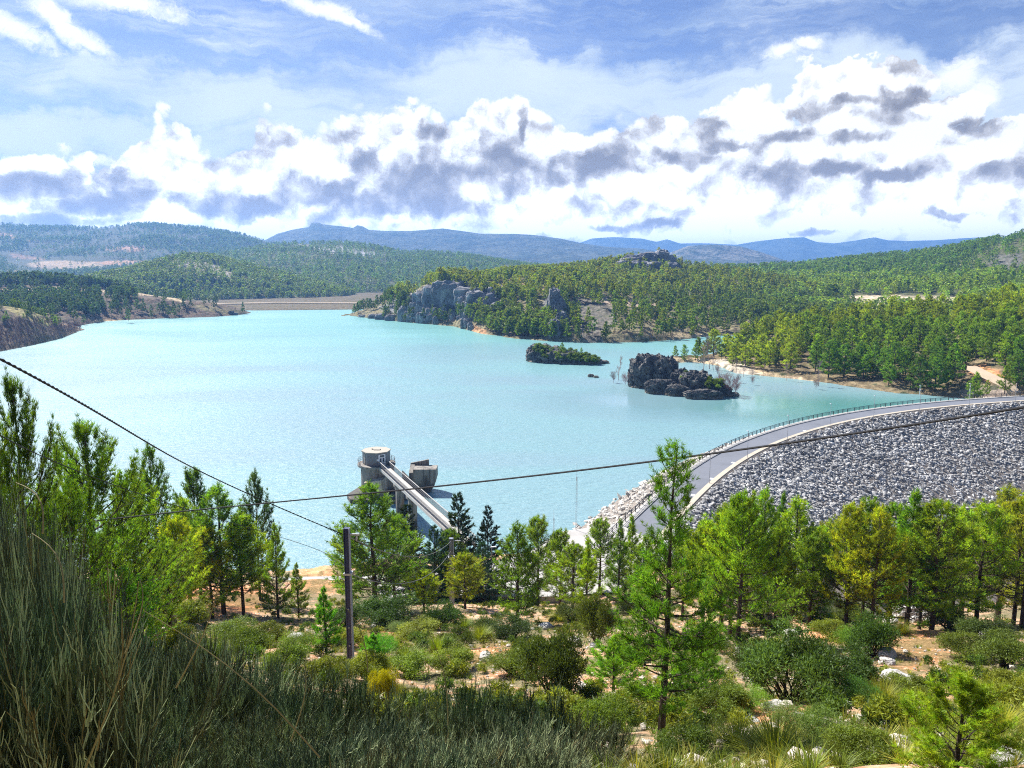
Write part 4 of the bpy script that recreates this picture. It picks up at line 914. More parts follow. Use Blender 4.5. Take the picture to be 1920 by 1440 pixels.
# ---------------------------------------------------------------- intake tower, footbridge and inlet block
TY = 166.5; tc0 = WY(706, 868, TY); TX, TZ = tc0[0], tc0[2]       # centre of the cabin floor
tw = link('intake_tower', None, None, (TX, TY, 0), label='round concrete intake tower with a grey cabin on top, rising from the lake', cat='tower')
pp = 1450.0 / 167
sh = MB(); lathe(sh, (0, 0, 0), [(3.45, -6), (3.45, TZ - .5), (3.45, TZ - .45)], 40); box(sh, (3.3, -.6, TZ / 2 - .6), (1.1, 1.8, TZ + .6)); sh.build('shaft', M['concrete'], tw, smooth=False)
pf = MB(); lathe(pf, (0, 0, 0), [(0, TZ - .55), (4.05, TZ - .5), (4.15, TZ - .45), (4.15, TZ), (0, TZ)], 40); pf.build('platform', M['concrete'], tw)
ro = MB(); th = RAD(-100) + np.linspace(0, RAD(330), 40)
for h in (.4, .75, 1.1): tubes(ro, np.stack([4.05 * np.cos(th), 4.05 * np.sin(th), TZ + h + 0 * th], -1)[3:-1], .035, 4)
for t_ in th[3:-1:2]: box(ro, (4.05 * math.cos(t_), 4.05 * math.sin(t_), TZ + .55), (.06, .06, 1.1), t_)
ro.build('railing', M['rail'], tw)
ca = MB(); CH = 2.75; R_ = 3.02; rot = RAD(-55); octo = [(R_ * math.cos(rot + k * PI / 4 + PI / 8), R_ * math.sin(rot + k * PI / 4 + PI / 8)) for k in range(8)]
prism(ca, octo, TZ + .02, TZ + CH); cab = ca.build('cabin', M['wall'], tw)
rf = MB(); prism(rf, [(x * 1.07, y * 1.07) for x, y in octo], TZ + CH, TZ + CH + .22); box(rf, (.2, .1, TZ + CH + .3), (1.4, 1.0, .16)); box(rf, (-.9, .4, TZ + CH + .32), (.3, .3, .25)); rf.build('roof', M['roof'], cab)
dn = np.array([math.cos(rot), math.sin(rot)]); dc = dn * (R_ * math.cos(PI / 8)); dt = np.array([-dn[1], dn[0]])
def onface(mb, u, z, w, h, t, proud, m=0): c = dc + dn * proud + dt * u; box(mb, (c[0], c[1], z), (t, w, h), rot, m=m)
do = MB(); onface(do, 0, TZ + 1.24, 1.62, 2.46, .10, .03); d_ = do.build('door', M['white'], cab)
gl = MB(); onface(gl, 0, TZ + 2.12, 1.0, .42, .08, .065); onface(gl, -.34, TZ + 1.25, .36, .80, .08, .065); onface(gl, .34, TZ + 1.25, .36, .80, .08, .065); gl.build('glazing', M['glass'], d_)
sg = MB(); onface(sg, -1.02, TZ + 1.35, .42, .42, .05, .03)
sg.build('notice_plate', M['white'], cab)
r2 = rot - 3 * PI / 4 * 1.0; dn2 = np.array([math.cos(rot - PI / 2), math.sin(rot - PI / 2)]); c2 = dn2 * (R_ * math.cos(PI / 8) + .03)
wn = MB(); box(wn, (c2[0], c2[1], TZ + 1.4), (.08, .7, 2.3), rot - PI / 2); wn.build('louvre_door', M['roof'], cab)
ld = MB()
for u_ in (-.22, .22): tubes(ld, [[2.6 + u_, -2.62, .5], [2.6 + u_, -2.62, TZ - .5]], .03, 4)
for z_ in np.arange(.8, TZ - .6, .35): tubes(ld, [[2.38, -2.62, z_], [2.82, -2.62, z_]], .02, 3)
ld.build('ladder', M['galv'], tw)
# buttress and foot slab
bt = MB(); prism(bt, [(-1.9, -5.2), (2.3, -5.6), (2.6, -2.2), (-1.6, -2.0)], -1, [TZ - 3.1, TZ - 2.3, TZ - 2.1, TZ - 2.9], (1.7, 1.6, 1.45)); bt.build('buttress', M['concrete'], tw)
bx = MB(); prism(bx, [(-6.0, -3.4), (-4.6, -6.8), (6.4, -7.2), (7.4, -3.0), (4, 4.5), (-4, 4.5)], -4, [1.0, .9, .9, .9, 1.0, 1.0]); bx.build('foot_slab', M['concrete'], tw)
# footbridge from the cabin door to the bank
b0 = np.array([TX, TY]) + dn * 3.6; pe = WZ(823, 968, TZ)[:2]; bd = U(pe - b0); b1 = pe + bd * 15; bl = np.linalg.norm(b1 - b0); ba = math.atan2(bd[1], bd[0]); bn = np.array([-bd[1], bd[0]])
fb = link('footbridge', None, None, (b0[0], b0[1], TZ), label='narrow railed concrete footbridge from the bank to the tower cabin', cat='bridge', rz=ba)
dk = MB(); box(dk, (bl / 2, 0, -.12), (bl, 1.9, .22)); dk.build('deck', M['pale'], fb)
for s_ in (-1, 1):
    gm = MB(); box(gm, (bl / 2, s_ * .98, -.36), (bl, .22, .62)); gm.build('beam', M['pale'], fb)
    rm = MB()
    for h in (.45, .80, 1.12): tubes(rm, [[0, s_ * .98, h], [bl / 2, s_ * .98, h], [bl, s_ * .98, h]], .045, 4)
    for x in np.arange(.2, bl, .42): box(rm, (x, s_ * .98, .52), (.07, .05, 1.1))
    rm.build('railing', M['rail'], fb)
    hr = MB(); box(hr, (bl / 2, s_ * .98, 1.18), (bl, .14, .09)); hr.build('handrail', M['pale'], fb)
for px in (745, 769):
    # where the deck axis passes above that pixel column
    s_ = min(np.linspace(0, bl, 400), key=lambda s: abs(proj(np.array([*(b0 + bd * s), TZ]))[0] - px - 4))
    pm_ = MB(); box(pm_, (s_, 0, -TZ / 2 - 2.2), (1.0, 1.5, TZ + 3.4)); box(pm_, (s_, 0, -.9), (1.2, 2.3, .5)); pm_.build('pier', M['concrete'], fb)
# inlet block
iy = 169.0; ic = WY(797, 900, iy); wb = MB()
k = iy / 1450
x0, x1 = (776 - 797) * k, (820 - 797) * k; xl = (767 - 797) * k; top = WY(797, 877, iy)[2]; top2 = WY(797, 862, iy + 2)[2]; topl = WY(770, 869, iy + 2)[2]
# curved underside in profile, extruded in depth
prof = [(x0, top), (x1, top + .05), (x1, 3.2), (x1 - .4, 1.8), (x1 - 1.2, .5), (x1 - 2.3, -.6), (x0 + .8, -1.0), (x0, -1.0)]
n = len(prof); Vv = [(x, -1.6, z) for x, z in prof] + [(x, 2.2, z) for x, z in prof]
wb.add(Vv, [[i, n + i, n + (i + 1) % n, (i + 1) % n] for i in range(n)])
for o_, fl in ((0, 1), (n, 0)):
    c_ = np.mean([Vv[o_ + i] for i in range(n)], 0); wb.add([*Vv[o_:o_ + n], tuple(c_)], [[i, (i + 1) % n, n] if fl else [(i + 1) % n, i, n] for i in range(n)])
ib = link('inlet_block', None, None, (ic[0], iy, 0), label='dark stained concrete inlet block with a curved underside right of the tower', cat='intake'); wb.build('chamber', M['concrete'], ib)
w2 = MB(); prism(w2, [(xl, 2.25), (x0 + .9 + 2.2, 2.25), (x0 + 3.1, 2.75), (xl, 2.75)], -1, [topl, top2, top2, topl]); prism(w2, [(xl, -1.0), (x0 - .02, -1.0), (x0 - .02, 2.24), (xl, 2.24)], -1, [top - 1.0, top - .9, topl - .1, topl - .1]); w2.build('wing_wall', M['concrete'], ib)
w3 = MB(); xa = (753 - 797) * k; prism(w3, [(xa, 0), (xl - .01, -.6), (xl - .01, .2), (xa, .8)], -1, [top - .8, top - 2.3, top - 2.3, top - .8]); w3.build('side_wall', M['concrete'], ib)

# ---------------------------------------------------------------- poles and cables
def pole(px, pb, Yd, pt, w, label, mt='pole'):
    if Yd is None: Yd = float(ground_hit(px, pb)[1])
    x, y = float(WY(px, pb, Yd)[0]), Yd; z0 = float(gz(x, y)); H = WY(px, pt, Yd)[2] - z0
    e = link('utility_pole', None, None, (x, y, z0), RAD(-3), None, label=label, cat='utility pole', group='steel utility poles on the slope')
    mb = MB(); box(mb, (0, 0, H / 2 - .3), (w * .62, w * .9, H + .6), taper=.78); mb.build('mast', M[mt], e)
    fl = MB(); box(fl, (w * .33, -.02, H / 2 - .3), (w * .07, w * 1.05, H + .6), taper=.8); box(fl, (-w * .33, -.02, H / 2 - .3), (w * .12, w * 1.05, H + .6), taper=.8, m=1)
    fl.build('flange', [M['pole_edge'], M[mt]], e)
    bt = MB()
    for z in np.arange(1.2, H - 3, .82): box(bt, (0, -w * .52, z), (w * .22, .05, .07))
    bt.build('step_bolt', M['pole_edge'], e)
    br = MB(); box(br, (w * .9, 0, H - .28), (w * 1.6, .07, .07)); br.build('bracket', M['galv'], e); ins = MB(); tubes(ins, [[w * 1.3, 0, H - .3], [w * 1.3, 0, H - .45], [w * 1.3, 0, H - .55]], [.03, .05, .02], 6); ins.build('insulator', M['galv'], e); cl_ = MB(); box(cl_, (0, 0, H - 2.0), (w * 1.1, w * 1.1, .09)); cl_.build('clamp', M['galv'], e)
    return np.array([x, y, z0 + H])
T1 = pole(659, 1256, None, 990, .31, 'dark blue steel utility pole nearest the camera, rising from the shrubs')
T2 = pole(848, 1160, 76.0, 1009, .56, 'thinner looking grey steel utility pole further down the slope', 'pole_grey')
def cable(pts, r, mat, label, twist=0.0, seg=90):
    """pts: (px, py, Y); smooth hanging curve through them"""
    W_ = np.array([WY(*p) if len(p) == 3 and not isinstance(p, np.ndarray) else p for p in pts]); t = np.linspace(0, 1, len(W_)); 
    c_ = np.cumsum(np.r_[0, np.linalg.norm(np.diff(W_, axis=0), axis=1)]); c_ /= c_[-1]; u = np.linspace(0, 1, seg * (4 if twist else 1))
    d = min(len(W_) - 1, 3); P_ = np.stack([np.polyval(np.polyfit(c_, W_[:, i], d), u) for i in range(3)], -1)
    mb = MB()
    if twist:
        L_ = np.linalg.norm(W_[-1] - W_[0]); 
        for ph in (0, PI):
            a = u * L_ / twist * 2 * PI + ph; tubes(mb, P_ + np.stack([np.cos(a), 0 * a, np.sin(a)], -1) * r * .55, r * .62, 5)
    else: tubes(mb, P_, r, 6)
    return mb.build('power_cable', mat, label=label, cat='cable')
cable([(-120, 610, 10.5), (0, 675, 12.5), (170, 769, 16.5), (330, 857, 23), (480, 933, 31), (T1 - [0, 0, .35])], .024, M['cable'], 'thick twisted black cable slanting down from the upper left to the near pole', .35)
cable([T1 - [0, 0, .35], np.array((T1 + T2) / 2 - [0, 0, 1.6]), T2 - [0, 0, .3]], .024, M['wire'], 'upper grey cable sagging between the two utility poles')
cable([T1 - [0, 0, 2.0], np.array((T1 + T2) / 2 - [0, 0, 3.3]), T2 - [0, 0, 1.3]], .022, M['wire'], 'lower grey cable sagging between the two utility poles')
cable([(-120, 745, 14), (0, 805, 16), (160, 880, 20), (380, 968, 29), (600, 1030, 40), (T1 - [0, 0, 2.0])], .012, M['cable'], 'thin black wire below the thick cable on the left')
cable([(-60, 1010, 27), (190, 968, 25), (480, 953, 22), (820, 912, 17.5), (1230, 861, 14), (1600, 808, 11.8), (1920, 765, 10.5), (2300, 705, 9)], .020, M['cable'], 'long black cable crossing the whole view from lower left to right edge')
cable([T2 - [0, 0, 2.2], np.array(WY(830, 1090, 84)), np.array(WY(800, 1130, 90))], .02, M['wire'], 'short slack cable running down from the further pole')
cable([T2 - [0, 0, .6], np.array(WY(885, 1052, 88)), sp + [0, 0, hgt - 1.5]], .018, M['wire'], 'cable from the further pole to the street lamp')
# ---------------------------------------------------------------- rocks in and around the lake
def rock_group(name, blobs, mat, label, cat, seed, sub=5, rough=.34):
    """blobs: (px, base_py, top_py, width_px, Y, depth_factor)"""
    mb = MB()
    for k, (px, pb, pt, w, Yd, df) in enumerate(blobs):
        if isinstance(Yd, str): Yd = float(terrain_at(Yd, px, pb)[1]) + 2
        b = WY(px, pb, Yd); h = WY(px, pt, Yd)[2] - b[2]; ww = w * Yd / F_PX
        if mat is M['island']: h *= .88
        rock(mb, (b[0], b[1] + ww * df * .25, b[2] + h * .30), (ww * 1.12, ww * df * 1.1, h * 1.50), seed + k, sub, rough, 0, fr=1.9, power=.62)
    return mb.build(name, mat, label=label, cat=cat)
rock_group('rock_island', [(1218, 728, 664, 62, 322, 1.0), (1248, 735, 668, 42, 318, 1.0), (1198, 722, 676, 30, 325, .8), (1277, 734, 692, 34, 310, 1.0), (1306, 742, 696, 52, 302, 1.0), (1334, 744, 712, 40, 300, .9), (1356, 744, 722, 30, 300, .8), (1320, 747, 731, 60, 293, .5), (1275, 742, 722, 44, 300, .6), (1240, 735, 712, 50, 305, .5), (1190, 722, 700, 20, 322, .8), (1372, 744, 736, 26, 299, .8)], M['island'], 'big dark rock island with a tall block on its left', 'island', 300, 6, .42)
rock_group('rock_island', [(1013, 676, 645, 44, 412, 1.2), (1035, 680, 650, 46, 408, 1.2), (1003, 673, 650, 24, 416, 1.0), (1060, 682, 656, 46, 404, 1.0), (1085, 683, 664, 44, 402, 1.0), (1108, 682, 671, 40, 402, .9), (1127, 680, 676, 26, 403, .7)], M['island'], 'low scrub covered rock island, the further and smaller of the two', 'island', 340, 5, .42)
rock_group('lake_rock', [(1108, 707, 701, 11, 352, .8), (1118, 709, 704, 9, 350, .8)], M['island'], 'tiny flat rock awash between the two islands', 'rock', 360, 3)
PN = 'peninsula'
rock_group('rock_spire', [(1040, 596, 545, 20, PN, 1.2), (1048, 600, 562, 24, PN, 1.2), (1034, 590, 556, 15, PN, 1.0), (1040, 634, 602, 20, PN, .9), (1053, 622, 588, 20, PN, 1.0), (1046, 612, 590, 16, PN, 1), (1062, 610, 592, 22, PN, 1)], M['cliff'], 'pale rock spire standing among the pines on the peninsula', 'rock', 380, 4, .42)
rock_group('rock_outcrop', [(1185, 500, 480, 36, PN, 1), (1215, 498, 475, 36, PN, 1), (1241, 498, 471, 26, PN, 1), (1255, 504, 480, 22, PN, 1), (1200, 508, 490, 40, PN, .8), (1170, 506, 490, 26, PN, .8), (1228, 510, 492, 30, PN, .8), (1262, 514, 494, 26, PN, .8)], M['cliff'], 'grey rock outcrop crowning the peninsula hill', 'rock', 400, 4, .42)
rr = np.random.default_rng(9); cb = [(845, 566, 531, 34, PN, .8), (826, 562, 530, 30, PN, .8), (808, 566, 538, 30, PN, .8), (790, 572, 548, 30, PN, .8), (870, 566, 540, 34, PN, .8), (892, 572, 548, 30, PN, .8)]
for k in range(230):
    u_ = rr.random(); px = 752 + 180 * u_; mid = np.interp(px, [740, 800, 850, 900, 955], [588, 574, 568, 572, 588]); pb = mid + rr.normal(0, 1) * np.interp(px, [740, 820, 880, 955], [6, 17, 20, 12]) + 8
    sh = np.interp(px, [655, 700, 760, 850, 900, 960], [594, 600, 607, 615, 628, 638]); pb = min(pb, sh - 5); w_ = rr.uniform(6, 14); cb.append((px, pb, pb - w_ * rr.uniform(.8, 1.7), w_, PN, .9))
rock_group('cliff', cb, M['cliff'], 'broad grey limestone cliff at the tip of the peninsula', 'cliff', 420, 3, .46)
rock_group('shore_rock', [(700, 598, 589, 20, PN, .7), (716, 601, 588, 24, PN, .7), (735, 603, 590, 26, PN, .7), (680, 596, 590, 16, PN, .7)], M['cliff'], 'low dark rocks at the very tip of the peninsula', 'rock', 440, 3)
rock_group('shore_rock', [(433, 591, 583, 10, 812, .8), (441, 591, 586, 8, 812, .8)], M['cliff'], 'small grey rock at the tip of the left point', 'rock', 450, 3)
# dirt tracks on the far hills
def track(name, pts, w, label, dz=.35, hill=None):
    P_ = np.array([terrain_at(hill, *p) if hill else WZ(p[0], p[1], 3.0) for p in pts]); t = np.linspace(0, 1, len(P_)); u = np.linspace(0, 1, 60)
    P_ = np.stack([np.interp(u, t, P_[:, i]) for i in range(3)], -1); T_ = U(np.gradient(P_[:, :2], axis=0)); N_ = np.stack([-T_[:, 1], T_[:, 0]], -1)
    mb = MB(); strip(mb, [np.column_stack([P_[:, :2] - N_ * w / 2, P_[:, 2] + dz]), np.column_stack([P_[:, :2] + N_ * w / 2, P_[:, 2] + dz])]); return mb.build(name, M['track'], kind='structure', label=label)
track('dirt_track', [(385, 570), (450, 568.5), (520, 567), (600, 567.5), (680, 568), (760, 566)], 10, 'pale dirt track along the far shore')
track('dirt_track', [(905, 541), (960, 548), (1010, 556), (1060, 563), (1120, 567), (1200, 575), (1260, 578)], 5, 'dirt track crossing the peninsula', 1.6, 'peninsula')
tk = MB(); A1 = [WY(1905, 742, 262), WY(1885, 722, 268), WY(1850, 706, 281), WY(1822, 692, 296)]
P_ = np.array(A1) + [0, 0, 1.2]; T_ = U(np.gradient(P_[:, :2], axis=0)); N_ = np.stack([-T_[:, 1], T_[:, 0]], -1)
strip(tk, [np.column_stack([P_[:, :2] - N_ * 1.8, P_[:, 2] - 1.5]), np.column_stack([P_[:, :2] - N_ * 1.7, P_[:, 2]]), np.column_stack([P_[:, :2] + N_ * 1.7, P_[:, 2]]), np.column_stack([P_[:, :2] + N_ * 1.8, P_[:, 2] - 1.5])]); tk.build('road', M['track'], kind='structure', label='pale road climbing from the end of the dam into the pines')

# ---------------------------------------------------------------- far woods (one mass per hill)
LOW = [low_template(900 + k, k) for k in range(6)]
PUF = [puff_template(930 + k, 64, .21) for k in range(8)]
rg = np.random.default_rng(77)
def ell(px, py, cx, cyy, rx, ry, rot=0):
    a = RAD(rot); dx = px - cx; dy = py - cyy
    return np.hypot((dx * math.cos(a) + dy * math.sin(a)) / rx, (-dx * math.sin(a) + dy * math.cos(a)) / ry)
def wood(hill, n, dens, h0, h1, tint, label, obj='distant_woods', vmax=None, far=0):
    P_ = scatter(hill, n, dens, rg, vmax=vmax); H_ = rg.uniform(h0, h1, n); px, py = proj(P_)
    base = np.array(tint(px, py)) if callable(tint) else np.broadcast_to(np.array(tint), (n, 3))
    tn = base * rg.uniform(.65, 1.35, (n, 1)) * (1 + rg.normal(0, .06, (n, 3)))
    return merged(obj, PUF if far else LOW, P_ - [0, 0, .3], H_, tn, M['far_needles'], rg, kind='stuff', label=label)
def hole(px, py, lst, base=1.0, inside=.03):
    d = np.full(px.shape, base)
    for e in lst: d = np.where(ell(px, py, *e) < 1, inside, d)
    return d
def clump(c, s, lo=.12, seed=3): return np.clip(sstep(fbm(c[..., :2] / s, seed, 3), -.25, .25), lo, 1)
def d_pen(px, py, c):
    d = clump(c, 55, .35) * np.where(py < 545, 1.5, 1.0)
    d = hole(px, py, [(860, 566, 100, 20, 12), (970, 545, 80, 7, 8), (1230, 486, 50, 12), (1150, 566, 90, 6, 4), (1115, 595, 44, 28, 30), (895, 618, 22, 7, 20)], 1.0, .10) * d
    d = d * np.where((px < 720), .3, 1) * np.where(ell(px, py, 970, 610, 90, 26, 8) < 1, 3.0, 1)
    return d
wood('peninsula', 5600, d_pen, 7, 12.5, lambda px, py: np.where((py < 560)[:, None], [2.2, 1.95, .8], np.where((px < 880)[:, None], [.9, 1.05, .8], [1.35, 1.4, .85])), 'pines covering the rocky peninsula')  # sunlight on the upper trees painted into their yellower tint
wood('right_hills', 8000, lambda px, py, c: clump(c, 90, .45) * hole(px, py, [(1655, 566, 155, 15, -1), (1545, 566, 55, 9), (1480, 592, 60, 6), (1340, 580, 90, 5)], 1, .04) * hole(px, py, [(1890, 490, 60, 34)], 1, .35), 8, 13, lambda px, py: np.where((py > 520)[:, None], [1.5, 1.5, .85], [1.0, 1.15, 1.0]), 'pine wood over the long hillside at the right', far=1)  # trees low by the field painted yellower, as if sunlit
wood('mid_hill_back', 7500, lambda px, py, c: clump(c, 130, .5) * hole(px, py, [(640, 470, 90, 7, 6)], 1, .4), 9, 14, (1.1, 1.2, .9), 'pine wood on the hill beyond the lake head', far=1)
wood('mid_hill_front', 5200, lambda px, py, c: clump(c, 100, .6) * hole(px, py, [(375, 503, 70, 14, 12)], 1, .25), 7, 12, (1.5, 1.5, .9), 'pine wood on the nearer hill left of centre', far=1)
wood('left_range', 12000, lambda px, py, c: clump(c, 160, .2, 8) * hole(px, py, [(120, 495, 115, 14), (50, 482, 60, 6, 8), (240, 493, 60, 5)], 1, .05), 9, 15, (.8, .9, .9), 'scattered woods on the long hill at the left horizon', far=1)
def d_lp(px, py, c):
    d = np.where((px < 290) & (py < 536 + (px - 0) * .07), 4.0, .25)
    d = np.where((px < 260) & (py > 553) & (py < 590 + px * .02), 1.8, d)
    d = np.where((ell(px, py, 190, 547, 170, 5, 5) < 1), .12, d); d = np.where(px > 330, .12, d)
    return d * clump(c, 30, .5)
wood('left_point', 2000, d_lp, 7, 12, (.62, .78, .72), 'dark pines on the left point of land', vmax=3.4)
wood('left_spit', 50, lambda px, py, c: np.where((py < 612) & (px > -200), 1.0, .0) * np.where(ell(px, py, 70, 596, 60, 12, 25) < 1, 4, .5), 4, 8, (1.1, 1.2, .8), 'small pines on the scrubby spit at the left edge')
# reeds and bare shrubs along the left shore
SHR = []
for k in range(4):
    mb = bare(40 + k, 1.0, 10, 6, 0, .5, .02, .8); V_, C_ = mb.arr(); Q_ = mb.faces(4)[0]; SHR.append((V_, C_, Q_))
def shrubs(hill, n, dens, h0, h1, tint, label, vmax=1.2, vmin=0.0):
    P_ = scatter(hill, n, dens, rg, vmax=vmax, vmin=vmin); H_ = rg.uniform(h0, h1, n); return merged('bare_shrubs', SHR, P_ - [0, 0, .6], H_, np.array(tint) * rg.uniform(.7, 1.3, (n, 1)), M['bare'], rg, kind='stuff', label=label)
shrubs('left_spit', 2600, lambda px, py, c: np.where(py > 600, 1.0, .06), 2.2, 4.0, (1.0, .85, .95), 'purple brown leafless thicket at the left edge of the lake', 1.7)
shrubs('peninsula', 420, lambda px, py, c: np.ones(px.shape) * (py > 590), 2, 4, (1.1, .9, .8), 'leafless scrub along the peninsula shore', .7)
shrubs('left_point', 260, lambda px, py, c: np.ones(px.shape), 2, 3.5, (1.0, .85, .75), 'leafless scrub along the left point shore', 1.0)

# ---------------------------------------------------------------- pines on the right bank, each a tree of its own
MIDT = []
for k in range(6):
    w_, l_ = pine(500 + k, 10, .08, .27, ROUND if k % 2 else None, nb=40, ntw=7, ntf=2, nn=6, nl=.55, nw=.16, e0=(0, 45), curve=25, bs=3, spread=.9); MIDT.append((w_.mesh('trunk', M['bark']), l_.mesh('crown', M['needles'])))
def right_pines(n):
    out = []; tries = 0
    cand = scatter('right_shore', 9000, lambda px, py, c: np.where((px > 1330), 1.0, .0) * hole(px, py, [(1850, 702, 40, 17, 15), (1770, 626, 16, 12), (1850, 738, 75, 14), (1430, 702, 110, 8, 8)], 1, 0) * (py < 742), rg, vmin=.75, vmax=3.05)
    for p in cand:
        px, py = proj(p)
        if px > 2050: continue
        gap = 5.6 if px > 1480 else 7.0
        if all((p[0] - q[0]) ** 2 + (p[1] - q[1]) ** 2 > gap * gap for q in out): out.append(p)
        if len(out) >= n: break
    return out
RP = right_pines(225)
for p in RP:
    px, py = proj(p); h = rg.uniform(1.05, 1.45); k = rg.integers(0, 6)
    if px < 1500: zone, c = 'left end', (1.5, 1.38, .65)  # zone tints paint sunlight into the end crowns, shade into the front
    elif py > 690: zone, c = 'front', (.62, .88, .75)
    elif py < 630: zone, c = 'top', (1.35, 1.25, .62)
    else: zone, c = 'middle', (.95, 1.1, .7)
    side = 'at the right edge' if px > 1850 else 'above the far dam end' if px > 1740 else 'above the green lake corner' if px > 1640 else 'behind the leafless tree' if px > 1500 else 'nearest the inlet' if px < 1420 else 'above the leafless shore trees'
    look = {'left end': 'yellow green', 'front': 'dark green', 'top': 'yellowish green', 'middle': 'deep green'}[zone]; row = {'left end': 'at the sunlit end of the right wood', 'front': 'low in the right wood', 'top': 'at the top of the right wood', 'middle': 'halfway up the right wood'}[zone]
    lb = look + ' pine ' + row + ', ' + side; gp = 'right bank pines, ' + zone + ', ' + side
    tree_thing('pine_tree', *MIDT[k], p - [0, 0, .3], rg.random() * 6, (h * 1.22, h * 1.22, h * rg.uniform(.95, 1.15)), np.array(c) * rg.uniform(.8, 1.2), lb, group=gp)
PR = scatter('right_shore', 420, lambda px, py, c: np.where(px > 1400, 1.0, .3) * hole(px, py, [(1770, 626, 16, 12), (1850, 702, 44, 20, 15), (1850, 738, 75, 14)], 1, 0), rg, vmin=1.3, vmax=3.3)
PRk = np.array([min((p[0] - q[0]) ** 2 + (p[1] - q[1]) ** 2 for q in RP) > 9 for p in PR]); PR = PR[PRk]
merged('pine_undergrowth', LOW, PR - [0, 0, .3], rg.uniform(6, 11, len(PR)), np.array([.9, 1.0, .75]) * rg.uniform(.6, 1.3, (len(PR), 1)), M['far_needles'], rg, kind='stuff', label='young pines filling the right bank wood between the tall ones')
singles = [(1826, 757, 262, 700, 'dark pine standing alone at the far end of the dam', (.8, 1, .7)), (1884, 735, 264, 685, 'pine beside the fork of the road at the right edge', (.95, 1.05, .7)), (1850, 740, 264, 712, 'small pine between the dam end and the climbing road', (1, 1.1, .7)),
           (1266, 672, 402, 648, 'small pine at the left end of the sandy spit', (1, 1.15, .8)), (1283, 674, 402, 647, 'small dark pine second on the sandy spit', (.8, 1, .8)), (1304, 674, 400, 643, 'taller dark pine beside the bare poplars on the spit', (.8, 1, .8)), (1318, 674, 400, 640, 'pale pine behind the bare poplars on the spit', (1.2, 1.2, .8)),
           (320, 557, 878, 547, 'dark round pine alone on the left point', (.6, .8, .7)), (241, 600, 700, 580, 'dark pine by the water on the left point', (.55, .75, .65)), (105, 611, 560, 593, 'round green pine on the left spit', (.9, 1.1, .7)), (1054, 672, 406, 643, 'dark pine on the smaller rock island', (.7, .95, .8)), (1090, 664, 402, 651, 'small pine on the right end of the smaller island', (.8, 1, .8))]
for px, pb, Yd, pt, lb, c in singles:
    if 1200 < px < 1330: b = WZ(px, pb, 1.2); Yd = float(b[1])
    b = WY(px, pb, Yd); H = WY(px, pt, Yd)[2] - b[2]; k = int(px) % 6; tree_thing('pine_tree', *MIDT[k], b - [0, 0, .4], px, H / 9.6, c, lb)
BT = [bare(60 + k, 8, 14, 7, 4, .26, .07, 1.0).mesh('bare_tree', M['bare']) for k in range(3)]
BS = [bare(70 + k, 3, 30, 8, 4, .55, .03, .5).mesh('bare_shrub', M['bare']) for k in range(3)]
for k, (px, pb, pt, Yd, kind, c, lb) in enumerate([
    (1161, 712, 670, 328, 0, (1.3, 1.3, 1.2), 'pale leafless tree at the left foot of the big rock island'), (1328, 690, 632, 385, 0, (1.3, 1.15, 1.1), 'tall leafless poplar behind the big rock island'), (1318, 692, 648, 380, 0, (1.2, 1.1, 1.0), 'lower leafless poplar left of the tall one'),
    (1338, 692, 650, 382, 0, (1.3, 1.1, 1.1), 'leafless poplar right of the tall one'), (1380, 700, 672, 362, 0, (1.2, 1, .9), 'leafless tree on the sandy shore left of the pines'), (1395, 705, 675, 355, 0, (1.2, 1, .9), 'second leafless tree on the sandy shore'), (1432, 702, 680, 350, 0, (1.2, 1, .9), 'leafless tree at the foot of the sunlit pines'),
    (1474, 712, 680, 340, 0, (1.4, 1.2, 1.1), 'leafless tree in front of the first dark pines'), (1535, 722, 676, 325, 0, (1.3, 1.2, 1.2), 'spreading leafless tree at the water edge before the dark pines'), (1410, 704, 684, 352, 0, (1.1, .95, .85), 'small leafless tree in the shore scrub'),
    (1150, 716, 700, 325, 1, (1.0, .7, .65), 'reddish leafless shrub left of the big rock island'), (1172, 722, 704, 322, 1, (1.1, .7, .6), 'reddish shrub against the tall island block'), (1365, 742, 708, 299, 1, (1.1, .72, .72), 'large purple leafless shrub on the right end of the island'),
    (1378, 740, 716, 300, 1, (1.1, .7, .75), 'purple shrub at the very right tip of the island'), (1350, 735, 706, 304, 1, (1.0, .7, .7), 'purple shrub on the right slope of the island'), (1384, 716, 704, 338, 1, (1, .75, .75), 'low shrub standing in the water by the sandy shore'), (1412, 720, 708, 332, 1, (1, .75, .75), 'small shrub in the shallows further right'), (1530, 728, 714, 318, 1, (.9, .7, .6), 'low brown shrub on the shore under the leafless tree'),
    (1345, 700, 686, 360, 1, (1, .8, .8), 'brown shrub on the spit behind the island')]):
    b = WZ(px, pb, .4 if not (1155 < px < 1180 or 1340 < px < 1382 and pb > 730) else .2); Yd = float(b[1]); H = WY(px, pt, Yd)[2] - b[2]; me = (BT if kind == 0 else BS)[k % 3]
    link('bare_tree' if kind == 0 else 'bare_shrub', me, None, b - [0, 0, .3], px, H / (7.6 if kind == 0 else 3.0) * np.array([1.5, 1.5, 1.15] if kind else [1.3, 1.3, 1.05]), np.array(c) * 1.35, label=lb, cat='bare tree' if kind == 0 else 'shrub')

